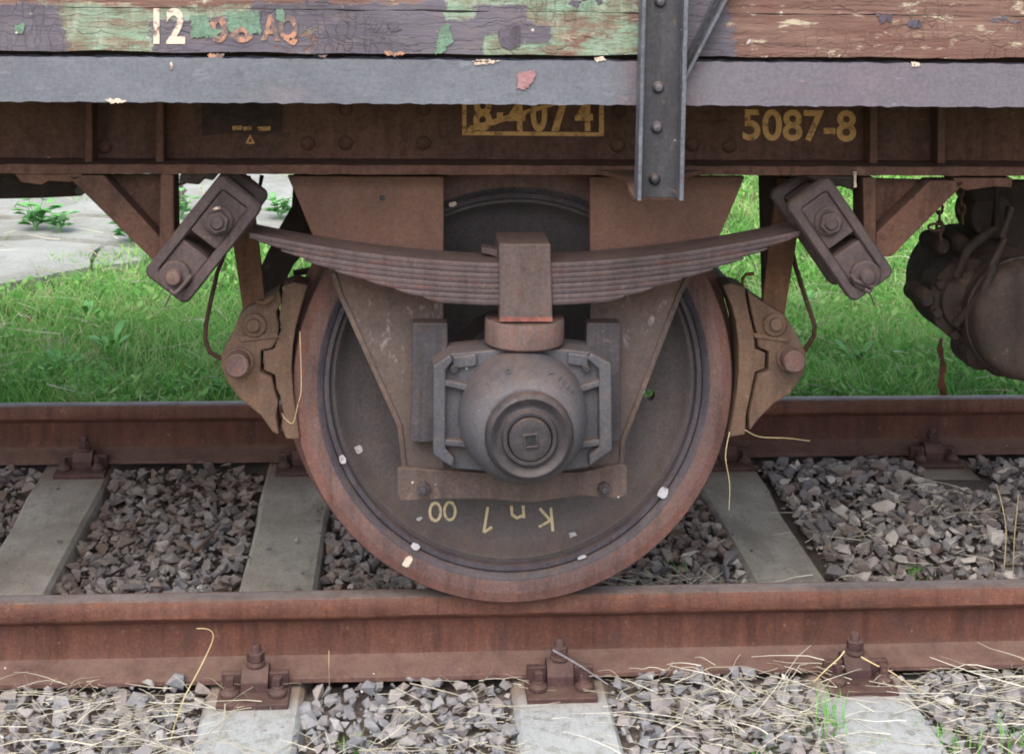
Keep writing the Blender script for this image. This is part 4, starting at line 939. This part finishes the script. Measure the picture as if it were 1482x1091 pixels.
def chain(x0_, y0_, x1_, y1_, n, Y):
    mb = MB()
    for k in range(n):
        a, b = at(x0_+(x1_-x0_)*k/n, y0_+(y1_-y0_)*k/n, Y), at(x0_+(x1_-x0_)*(k+1)/n, y0_+(y1_-y0_)*(k+1)/n, Y)
        c_ = (a+b)/2; L = (b-a).length*.66; ax = Vector((1, 0, 0)) if k % 2 == 0 else Vector((.3, 1, 0)).normalized()
        path_ = [c_+(b-a).normalized()*math.cos(t_)*L+ax*math.sin(t_)*.008 for t_ in np.linspace(0, 2*PI, 13)]
        mb.tube(path_, .0036, 5, False)
    part('chain', mb, M['rod'], 0, smooth=True)
chain(1358, 266, 1361, 350, 6, -.02); chain(1389, 270, 1393, 322, 4, -.02)
q = at(1354, 329, -.03); part('chain', MB().tube([q+Vector((.018*math.cos(t_), 0, .008*math.sin(t_))) for t_ in np.linspace(0, 2*PI, 16)], .003, 5, False), M['rod'], 0)

# ---------------------------------------------------------------- rusty strap standing beyond the far rail
p = at(1363, 585, 1.66)
mb = MB(); vs = []
for i in range(14):
    z = i/13; y_ = 590-100*z; w_ = 12-6*z+3*math.sin(i*1.9); q = at(1366-4*z+2*math.sin(i), y_, 1.66); k = pxm(1.66)
    vs += [(q.x-w_*k/2, 1.66, q.z), (q.x+w_*k/2, 1.66, q.z), (q.x+w_*k/2, 1.667, q.z), (q.x-w_*k/2, 1.667, q.z)]
fs = [(i*4+k, i*4+(k+1) % 4, i*4+4+(k+1) % 4, i*4+4+k) for i in range(13) for k in range(4)]+[(3, 2, 1, 0), (52, 53, 54, 55)]
o = mb.add(vs, fs).build('rusty_strap', metal('orange_rust', S(150,92,58), S(104,70,52), S(84,58,46), None, sc=25)); tag(o, 'narrow ragged rusty iron strap standing in the grass behind the far rail', 'iron strap')

# ================================================================ BALLAST
def proto():
    bm = bmesh.new(); k = random.randint(8, 11); sx_, sy_, sz_ = 1, random.uniform(.6, .95), random.uniform(.42, .75)
    for _ in range(k):
        v = Vector((random.gauss(0, 1), random.gauss(0, 1), random.gauss(0, 1))).normalized(); r = random.uniform(.72, 1.16); bm.verts.new((v.x*sx_*r, v.y*sy_*r, v.z*sz_*r))
    r = bmesh.ops.convex_hull(bm, input=bm.verts); bmesh.ops.delete(bm, geom=list({g_ for g_ in r['geom_interior']+r['geom_unused'] if isinstance(g_, bmesh.types.BMVert)}), context='VERTS')
    bmesh.ops.triangulate(bm, faces=bm.faces); bm.verts.index_update()
    V = np.array([v.co[:] for v in bm.verts], 'f'); F = np.array([[v.index for v in f.verts] for f in bm.faces], 'i'); bm.free(); return V, F
protos = [proto() for _ in range(24)]
def blocked(x, y, r):
    for k in range(-2, 3):
        if abs(x-(X0+k*SP)) < .105+r*.35 and -.60 < y < 2.1:
            # the heap buries the right-hand sleeper's middle
            if k == 2 and .30 < y < 1.02: return False
            return True
    for Y in RY:
        if abs(y-Y) < .062+r*.35: return True
    return False
stones = []
def scatter(x0, x1, y0, y1, sp_, smin, smax, lay):
    ny = int((y1-y0)/sp_); nx = int((x1-x0)/sp_)
    for j in range(ny):
        for i in range(nx):
            x = x0+(i+.5*(j % 2)+random.uniform(-.42, .42))*sp_; y = y0+(j+random.uniform(-.42, .42))*sp_
            r = smin+(smax-smin)*random.random()**1.8
            r *= .88 if y < -.1 else 1
            if y > 1.62 and random.random() < (y-1.62)/.35: continue
            if blocked(x, y, r): continue
            inner = .12 < y < 1.4 and x > .62
            if inner: r *= 1.02
            white = random.random()
            tone = random.random()*.93
            if (inner and white < .2) or white < .02: tone = 1.
            z = gz(x, y)+lay+random.uniform(-.006, .008)
            nearr = min(abs(y-RY[0]), abs(y-RY[1])) < .14
            if nearr: z -= .004
            for k in range(-2, 3):
                if abs(x-(X0+k*SP)) < .17 and not inner and lay > 0: z -= .016; break
            stones.append((x, y, z, r, tone, random.randrange(len(protos)), random.uniform(0, 6.28), random.uniform(-.6, .6), random.uniform(-.6, .6)))
scatter(-2.4, 2.7, -1.0, 1.95, .036, .020, .031, 0.)
scatter(-2.4, 2.7, -1.0, 1.90, .050, .017, .034, .016)
scatter(-2.4, 2.7, -.7, 1.6, .14, .024, .042, .020)
scatter(-2.2, 2.5, -.55, 1.5, .026, .007, .013, .004)
for _ in range(110):
    k = random.choice((-2, -1, 0, 1)); r = random.uniform(.004, .011); y = random.choice((random.uniform(.22, 1.25), random.uniform(-.5, -.2)))
    stones.append((X0+k*SP+random.choice((-1, 1))*random.uniform(.03, .10), y, -.186+r*.4, r, random.random(), random.randrange(len(protos)), random.uniform(0, 6), 0., 0.))
def scr(x, y, z):
    q = CM@(np.array([x, y, z])-CLOC); return CPX+FPX*q[0]/q[2], CPY-FPX*q[1]/q[2], q[2]
cand = []
for i, s in enumerate(stones):
    X_, Y_, D = scr(s[0], s[1], s[2]); 
    if not (5 < X_ < 1477): continue
    vis = Y_ > 1005 and Y_ < 1085 or (Y_ > 690 and Y_ < 838 and (X_-744)**2+(Y_-560)**2 > 335**2)
    if vis and (s[2]-gz(s[0], s[1])) > .008: cand.append((s[3]/D, i))
cand.sort(reverse=True); top = set(i for _, i in cand[:290])
pm_ = []
for V, F in protos:
    me = np_mesh('stone', V, F, tone=0.); me.materials.append(None); pm_.append(me)
tone_mats = {}
def rotm(s): return (Matrix.Rotation(s[6], 3, 'Z') @ Matrix.Rotation(s[7], 3, 'X') @ Matrix.Rotation(s[8], 3, 'Y'))
NT_ = 6   # prototypes x tone steps share mesh data
shared = {}
VV = []; FF = []; TT = []; b = 0
bloc = WLOC[bed.name]
for i, s in enumerate(stones):
    V, F = protos[s[5]]
    if i in top:
        key = (s[5], round(s[4]*7)); 
        if key not in shared: shared[key] = np_mesh('ballast_stone', V, F, tone=min(1, key[1]/7)); shared[key].materials.append(M['stone'])
        o = bpy.data.objects.new('ballast_stone', shared[key]); COL.objects.link(o); o.parent = bed
        o.matrix_local = Matrix.Translation(Vector(s[:3])-bloc) @ rotm(s).to_4x4() @ Matrix.Scale(s[3], 4)
        continue
    R = np.array(rotm(s)); v = (V*s[3])@R.T+np.array(s[:3]); VV.append(v); FF.append(F+b); b += len(V); TT.append(np.full(len(V), s[4]))
me = np_mesh('ballast', np.concatenate(VV), np.concatenate(FF), np.concatenate(TT))
o = link('loose_ballast', me, bed, False, M['stone']); o['kind'] = 'stuff'

# ================================================================ GRASS
def blades(n, fx, base_h, wid, name, label, seg=3):
    P = []; H = []
    xs, ys, zs, keep = fx(n)
    m_ = len(xs); h = base_h*(.45+.9*rng.random(m_)); 
    cl = np.array([noise.noise(Vector((x*1.7, y*1.7, 5))) for x, y in zip(xs, ys)]); h *= 1+.55*cl
    cl2 = np.array([noise.noise(Vector((x*4.1, y*4.1, 15))) for x, y in zip(xs, ys)])
    az = 2*PI*rng.random(m_)+cl2*3; lean = (.25+1.5*rng.random(m_)**1.3)*h; wd = wid*(.6+.8*rng.random(m_)); wa = 2*PI*rng.random(m_)
    V = np.zeros((m_, seg*2+1, 3), 'f')
    for k in range(seg+1):
        t_ = k/seg; cx = xs+np.cos(az)*lean*t_**1.8; cy_ = ys+np.sin(az)*lean*t_**1.8; cz = zs+h*(t_-.25*t_**2.5*lean/h)
        if k < seg:
            w2 = wd*(1-.55*t_)/2; V[:, 2*k] = np.stack([cx-np.cos(wa)*w2, cy_-np.sin(wa)*w2, cz], 1); V[:, 2*k+1] = np.stack([cx+np.cos(wa)*w2, cy_+np.sin(wa)*w2, cz], 1)
        else: V[:, 2*k] = np.stack([cx, cy_, cz], 1)
    tri = []
    for k in range(seg-1): tri += [(2*k, 2*k+1, 2*k+3), (2*k, 2*k+3, 2*k+2)]
    k = seg-1; tri.append((2*k, 2*k+1, 2*k+2)); tri = np.array(tri)
    F = (tri[None]+(np.arange(m_)*(seg*2+1))[:, None, None]).reshape(-1, 3)
    big = np.array([noise.noise(Vector((x*.8, y*.8, 25))) for x, y in zip(xs, ys)])
    tone = np.clip(.56+.33*rng.normal(size=m_)*.6+.28*cl2+.25*big, 0, .95); dry = rng.random(m_) < .07+.35*np.clip(-cl-.05, 0, 1); tone[dry] = 1
    T = np.repeat(tone, seg*2+1)
    me = np_mesh(name, V.reshape(-1, 3), F, T); o = link(name, me, None, False, M['grass']); return tag(o, label, 'grass', kind='stuff')
pathpoly = [onz(x, y, -.12) for x, y in ((-330, 424), (0, 412), (64, 402), (134, 392), (214, 378), (240, 350), (335, 352), (428, 338), (436, 305), (500, 262), (580, 240), (580, 150), (-330, 150))]
PXP = np.array([(p.x, p.y) for p in pathpoly])
def inside(x, y):
    c_ = np.zeros(len(x), bool); n = len(PXP)
    for i in range(n):
        x1, y1 = PXP[i]; x2, y2 = PXP[(i+1) % n]; cond = ((y1 > y) != (y2 > y)) & (x < (x2-x1)*(y-y1)/(y2-y1+1e-12)+x1); c_ ^= cond
    return c_
def field(y0, y1, xw, dens_fall):
    def fx(n):
        y = y0+(y1-y0)*rng.random(n)**dens_fall; x = (rng.random(n)*2-1)*(xw[0]+(xw[1]-xw[0])*(y-y0)/(y1-y0))+.2
        k = np.ones(n, bool)
        ins = inside(x+.22*np.array([noise.noise(Vector((a*1.9, b_*1.9, 60)))+.6*noise.noise(Vector((a*6, b_*6, 63))) for a, b_ in zip(x, y)]), y+.55*np.array([noise.noise(Vector((a*1.5, b_*1.5, 70)))+.4*noise.noise(Vector((a*5, b_*5, 73))) for a, b_ in zip(x, y)])-.12); gaps = np.array([noise.noise(Vector((a*3.1, b_*2.2, 80))) for a, b_ in zip(x, y)]); k &= ~(ins & (rng.random(n) > .012+.45*(gaps > .30)))
        clump = np.array([noise.noise(Vector((a*2.6, b_*2.6, 40))) for a, b_ in zip(x, y)]); k &= rng.random(n) < np.clip(.95+1.1*clump, .25, 1)
        x, y = x[k], y[k]; z = np.array([gz(a, 2.4) for a in x])-.02
        z = np.where(y < 2.0, np.array([gz(a, c_) for a, c_ in zip(x, y)]), z)
        return x, y, z, None
    return fx
blades(60000, field(1.63, 3.4, (2.6, 3.1), 1.2), .092, .0055, 'verge_grass', 'lush green grass right behind the far rail')
blades(60000, field(3.3, 7.5, (3.2, 4.8), 1.1), .085, .0085, 'meadow_grass', 'green grass further back beyond the verge')
blades(14000, field(7.4, 12, (4.6, 6.5), 1), .12, .014, 'distant_grass', 'pale grass farthest from the track')

# low broad leaves (clover, plantain) between the blades
def clover(n):
    x = rng.uniform(-3.4, 3.8, n); y = 1.72+5.2*rng.random(n)**1.3
    cl = np.array([noise.noise(Vector((a*2.1, b_*2.1, 90))) for a, b_ in zip(x, y)]); k = (cl > .02) & ~inside(x, y-.1); x, y, cl = x[k], y[k], cl[k]; m_ = len(x)
    z = np.array([gz(a, 2.4) for a in x])+.02+.05*rng.random(m_); L = (.016+.03*rng.random(m_)**2)*(1+(y-1.7)*.12); a = 2*PI*rng.random(m_); tl = .1+.7*rng.random(m_); w_ = L*.3
    d = np.stack([np.cos(a)*np.cos(tl), np.sin(a)*np.cos(tl), np.sin(tl)], 1); sd_ = np.stack([-np.sin(a), np.cos(a), np.zeros(m_)], 1); p = np.stack([x, y, z], 1)
    V = np.stack([p, p+d*L[:, None]*.5+sd_*w_[:, None], p+d*L[:, None], p+d*L[:, None]*.5-sd_*w_[:, None]], 1).reshape(-1, 3)
    F = np.arange(m_)[:, None]*4+np.array([0, 1, 2, 3])
    me = np_mesh('ground_cover', V, F, np.repeat(np.clip(.35+.5*rng.random(m_), 0, .9), 4)); return tag(link('ground_cover', me, None, False, M['grass']), 'small broad leaves scattered low among the grass', 'ground cover', kind='stuff')
clover(30000)

# broad-leaved weeds as countable plants
def weed(x, y, z, s, n, label, spread=1., up=.5):
    mb = MB()
    for k in range(n):
        a = 2*PI*k/n+random.uniform(-.4, .4); L = s*random.uniform(.6, 1.1); el = up*random.uniform(.5, 1.3)
        tip = Vector((math.cos(a)*L*spread, math.sin(a)*L*spread, L*el)); b0_ = Vector((x, y, z)); side = Vector((-math.sin(a), math.cos(a), .2*random.uniform(-1, 1)))
        wv = L*.27; mid = b0_+tip*.5+Vector((0, 0, L*.12)); pts = []
        for t_, ww in ((.30, .25), (.5, .9), (.7, 1.), (.88, .6)):
            c_ = b0_+tip*t_+Vector((0, 0, L*.22*math.sin(t_*PI))); pts.append((c_-side*wv*ww*.5, c_+Vector((0, 0, -.004)), c_+side*wv*ww*.5))
        vs = [b0_, *[q for tr_ in pts for q in tr_], b0_+tip+Vector((0, 0, -L*.05))]; fs = [(0, 2, 1), (0, 3, 2)]
        for i in range(3):
            q = 1+3*i; fs += [(q, q+1, q+4, q+3), (q+1, q+2, q+5, q+4)]
        fs += [(10, 11, 13), (11, 12, 13)]; mb.add(vs, fs)
    o = mb.build('leafy_weed', M['leaf'], smooth=True); return tag(o, label, 'weed', 'leafy weeds among grass and slabs')
def tall_weed(px_, py_, s, label, n=9):
    p = onz(px_, py_, -.108); mb = MB(); V0 = Vector(p)
    for k in range(n):
        a = 2*PI*k/n*1.7; h = s*random.uniform(.4, 1.); e = V0+Vector((math.cos(a)*h*.45, math.sin(a)*h*.45, h)); mb.tube([V0, V0.lerp(e, .5)+Vector((0, 0, h*.12)), e], [.003, .002, .0012], 4)
        for j in range(4):
            c_ = V0.lerp(e, .35+.2*j); b_ = a+j*2.1; L = s*.42; d = Vector((math.cos(b_), math.sin(b_), .15)); sd_ = Vector((-d.y, d.x, 0))*L*.38
            mb.add([c_, c_+d*L*.5+sd_+Vector((0, 0, L*.15)), c_+d*L, c_+d*L*.5-sd_+Vector((0, 0, L*.15))], [(0, 1, 2, 3)])
    o = mb.build('leafy_weed', M['leaf'], smooth=True); return tag(o, label, 'weed', 'leafy weeds among grass and slabs')
tall_weed(52, 335, .20, 'bushy leafy weed growing alone on the pale slabs at far left', 12)
tall_weed(86, 338, .15, 'small leafy weed just right of the bushy one on the slabs', 8)
tall_weed(190, 352, .20, 'leafy weed at the slab corner below the triangular bracket', 12)
tall_weed(405, 318, .17, 'leafy weed between the left shackle and the axle guard', 10)
tall_weed(262, 318, .16, 'leafy weed seen behind the left shackle', 8)
for k, (px_, py_, s, lb) in enumerate(((128, 455, .16, 'broad-leaved weed in the grass left of the shackle, upper one'), (160, 500, .19, 'broad-leaved weed in the middle of the left grass'),
        (85, 530, .16, 'broad-leaved weed low in the grass at far left'), (330, 565, .15, 'pale weed against the far rail next to the left brake shoe'), (1240, 520, .17, 'broad-leaved weed right of the right brake shoe'),
        (1215, 556, .15, 'broad-leaved weed hugging the far rail right of the brake shoe'), (1160, 440, .16, 'pale weed behind the right safety rod'), (1310, 545, .13, 'small broad-leaved weed left of the rusty strap'), (245, 560, .13, 'small weed close to the far rail, left of the brake shoe'))):
    p = onz(px_, py_, -.10); weed(p.x, p.y, -.14, s*.56, 9+k % 3, lb, up=.9)

# ================================================================ STRAW
def straw(n, fx, lmin, lmax, rad, name, label):
    paths = []; rads = []; tones = []
    for i in range(n):
        x, y, z, az0 = fx(); L = lmin+(lmax-lmin)*random.random()**1.6; a = az0; el = random.uniform(-.06, .22); k = 5; pts = [np.array([x, y, z+random.uniform(.004, .03)])]
        cu = random.gauss(0, .07)
        for j in range(k):
            a += cu+random.gauss(0, .1); el += random.gauss(-.03, .08); d = np.array([math.cos(a)*math.cos(el), math.sin(a)*math.cos(el), math.sin(el)])
            q = pts[-1]+d*L/k; q[2] = max(q[2], gz(q[0], q[1])+.016+.004*random.random())
            if abs(q[1]) < .078: q[1] = -.08 if q[1] < .0 else .08
            pts.append(q)
        paths.append(np.array(pts)); rads.append(rad*random.uniform(.6, 1.3)); tones.append(random.random())
    V, F, I = tube_mesh(paths, rads); me = np_mesh(name, V, F, np.array(tones)[I]); o = link(name, me, None, True, M['straw']); return tag(o, label, 'straw', kind='stuff')
def f_front():
    while True:
        x = random.uniform(-1.35, 1.3); y = -random.uniform(.10, .55)
        dn = .35+.9*noise.noise(Vector((x*2.2, y*3, 7)))
        if -1.25 < x < -.45: dn += .30
        if .15 < x < .62: dn += .35
        if x > .85: dn += .25
        if any(abs(x-(X0+k*SP)) < .12 for k in (-1, 0, 1)) and y < -.18: dn *= .18
        if random.random() < dn: return x, y, gz(x, y)+.012, random.gauss(PI if random.random() < .5 else 0, .75)
straw(1300, f_front, .02, .12, .0008, 'straw', 'fine bleached straw bits lying over the ballast in front of the near rail')
straw(190, f_front, .10, .30, .0012, 'straw', 'long thick straws lying over the ballast in front of the near rail')
def f_mid():
    if random.random() < .55: x = random.gauss(.48, .10); y = random.uniform(.10, .5)
    else: x = random.gauss(1.25, .22); y = random.uniform(.12, 1.0)
    return x, y, gz(x, y)+.02, random.uniform(0, 6.28)
straw(420, f_mid, .04, .17, .0010, 'straw', 'dry straw on the ballast between the rails, right of the wheel')
def f_verge():
    x = random.uniform(-2.4, 2.6); y = 1.7+3.2*random.random()**1.2
    return x, y, -.07, random.uniform(0, 6.28)
straw(420, f_verge, .06, .25, .0018, 'straw', 'dead straw threaded through the grass behind the far rail')

def stalk(pts, r, label, mat=None, name='dry_stalk', cat='dry stalk'):
    P_ = [Vector(p) for p in pts]; sm = []
    for i in range(len(P_)-1):
        a, b_, c_, d = P_[max(i-1, 0)], P_[i], P_[i+1], P_[min(i+2, len(P_)-1)]
        for j in range(5):
            t_ = j/5; sm.append(.5*((2*b_)+(c_-a)*t_+(2*a-5*b_+4*c_-d)*t_*t_+(3*b_-a-3*c_+d)*t_**3))
    sm.append(P_[-1]); o = MB().tube(sm, [r*(1-.5*i/len(sm)) for i in range(len(sm))], 6).build(name, mat or M['strawsolid'], smooth=True); return tag(o, label, cat)
M['strawsolid'] = simple('stalk_straw', S(206,188,146), S(180,160,118), 60, .7, .2)
stalk([onz(242, 1088, -.21), at(262, 1020, -.16), at(290, 965, -.13), at(308, 925, -.12), at(303, 911, -.125), at(284, 909, -.13)], .0016, 'tall dry grass stalk curling over in front of the near rail at left')
stalk([onz(1010*.4723+0, 1000, -.2), at(476, 965, -.12), at(476, 941, -.12)], .0011, 'short dry grass stem standing against the near rail, left of centre')
stalk([at(800, 940, -.13), at(838, 962, -.15), at(862, 978, -.15), at(880, 990, -.16)], .0026, 'grey dead twig leaning off the fastening below the wheel', simple('twig_grey', S(150,146,150), S(110,104,108), 50))
stalk([at(1222, 942, -.13), at(1214, 952, -.14), at(1196, 968, -.15), at(1178, 986, -.17)], .0018, 'grey dead stem leaning on the fastening right of the wheel')
stalk([at(1246, 950, -.12), at(1268, 962, -.13), at(1290, 972, -.14), at(1330, 1000, -.17)], .0018, 'bent straw stem falling right from the right-hand near fastening')
stalk([at(434, 480, -.11), at(436, 560, -.11), at(431, 585, -.12), at(424, 612, -.12), at(412, 605, -.12), at(408, 598, -.12)], .0011, 'pale dry stem caught between the left brake block and the tyre')
stalk([at(1056, 625, -.11), at(1050, 660, -.12), at(1056, 700, -.12), at(1055, 738, -.12)], .0011, 'pale dry stem dangling below the right brake block')
stalk([at(1078, 622, -.09), at(1100, 632, -.05), at(1140, 634, .0), at(1172, 638, .05)], .0013, 'thin dry stem sticking out right from under the right brake block')
for i, (x, y) in enumerate(((1051, 640), (1055, 720), (1056, 733))):
    pass
stalk([onz(1452, 838, -.2), at(1456, 770, .5), at(1450, 730, .5), at(1442, 700, .5)], .0018, 'upright dry stem in the pale ballast near the right edge')
stalk([onz(1466, 838, -.2), at(1468, 780, .45), at(1474, 715, .45)], .0018, 'second upright dry stem, closest to the right edge')
stalk([onz(593, 800, -.19)+Vector((-.17, .4, .03)), onz(640, 770, -.19)+Vector((-.2, .5, .03))], .002, 'brown twig lying on the ballast left of the wheel', M['rod']) if False else None
p1_, p2_ = onz(283, 798, -.19), onz(318, 757, -.19)
stalk([p1_, p1_.lerp(p2_, .5)+Vector((.01, 0, .006)), p2_], .005, 'brown twig lying on the ballast between the two left sleepers', M['hanger'], 'twig', 'twig')
def tuft(px_, py_, n, h, label, spread=.02, z=-.205):
    p = onz(px_, py_, z); mb = MB()
    for k in range(n):
        a = random.uniform(0, 6.28); b0_ = p+Vector((random.gauss(0, spread), random.gauss(0, spread*.6), -.01)); L = h*random.uniform(.5, 1); ln = L*random.uniform(.1, .5); w_ = .0016
        sd_ = Vector((math.cos(a+1.5), math.sin(a+1.5), 0)); pts = []
        for t_ in (0, .4, .75): c_ = b0_+Vector((math.cos(a)*ln*t_**1.8, math.sin(a)*ln*t_**1.8, L*t_)); pts += [c_-sd_*w_*(1-t_*.6), c_+sd_*w_*(1-t_*.6)]
        pts.append(b0_+Vector((math.cos(a)*ln, math.sin(a)*ln, L*.96)))
        mb.add(pts, [(0, 1, 3, 2), (2, 3, 5, 4), (4, 5, 6)])
    o = mb.build('grass_tuft', M['greenblade']); return tag(o, label, 'grass tuft', 'green tufts sprouting in the ballast')
tuft(1203, 1065, 26, .13, 'upright green tuft left of the pale sleeper end, tallest of the tufts', .016)
tuft(1200, 1080, 16, .08, 'low green tuft just in front of the tallest tuft', .03)
tuft(1275, 1085, 26, .05, 'low green tuft on the sleeper end, right of the tallest tuft', .03)
tuft(1370, 1080, 40, .06, 'wide green tuft at the bottom right of the ballast', .035)
tuft(1465, 1075, 34, .07, 'green tuft in the bottom right corner', .03)
tuft(505, 1085, 18, .05, 'small green tuft at the bottom edge, right of the left sleeper end', .02)
tuft(1020, 1088, 12, .04, 'tiny green tuft at the bottom edge right of the middle sleeper end', .03)
tuft(1325, 835, 24, .06, 'green tuft behind the near rail in the pale ballast', .018)
tuft(1110, 1088, 14, .05, 'tiny green tuft at the bottom edge left of the right-hand sleeper end', .03)
tuft(985, 830, 14, .05, 'small tuft behind the near rail just right of the wheel', .02)
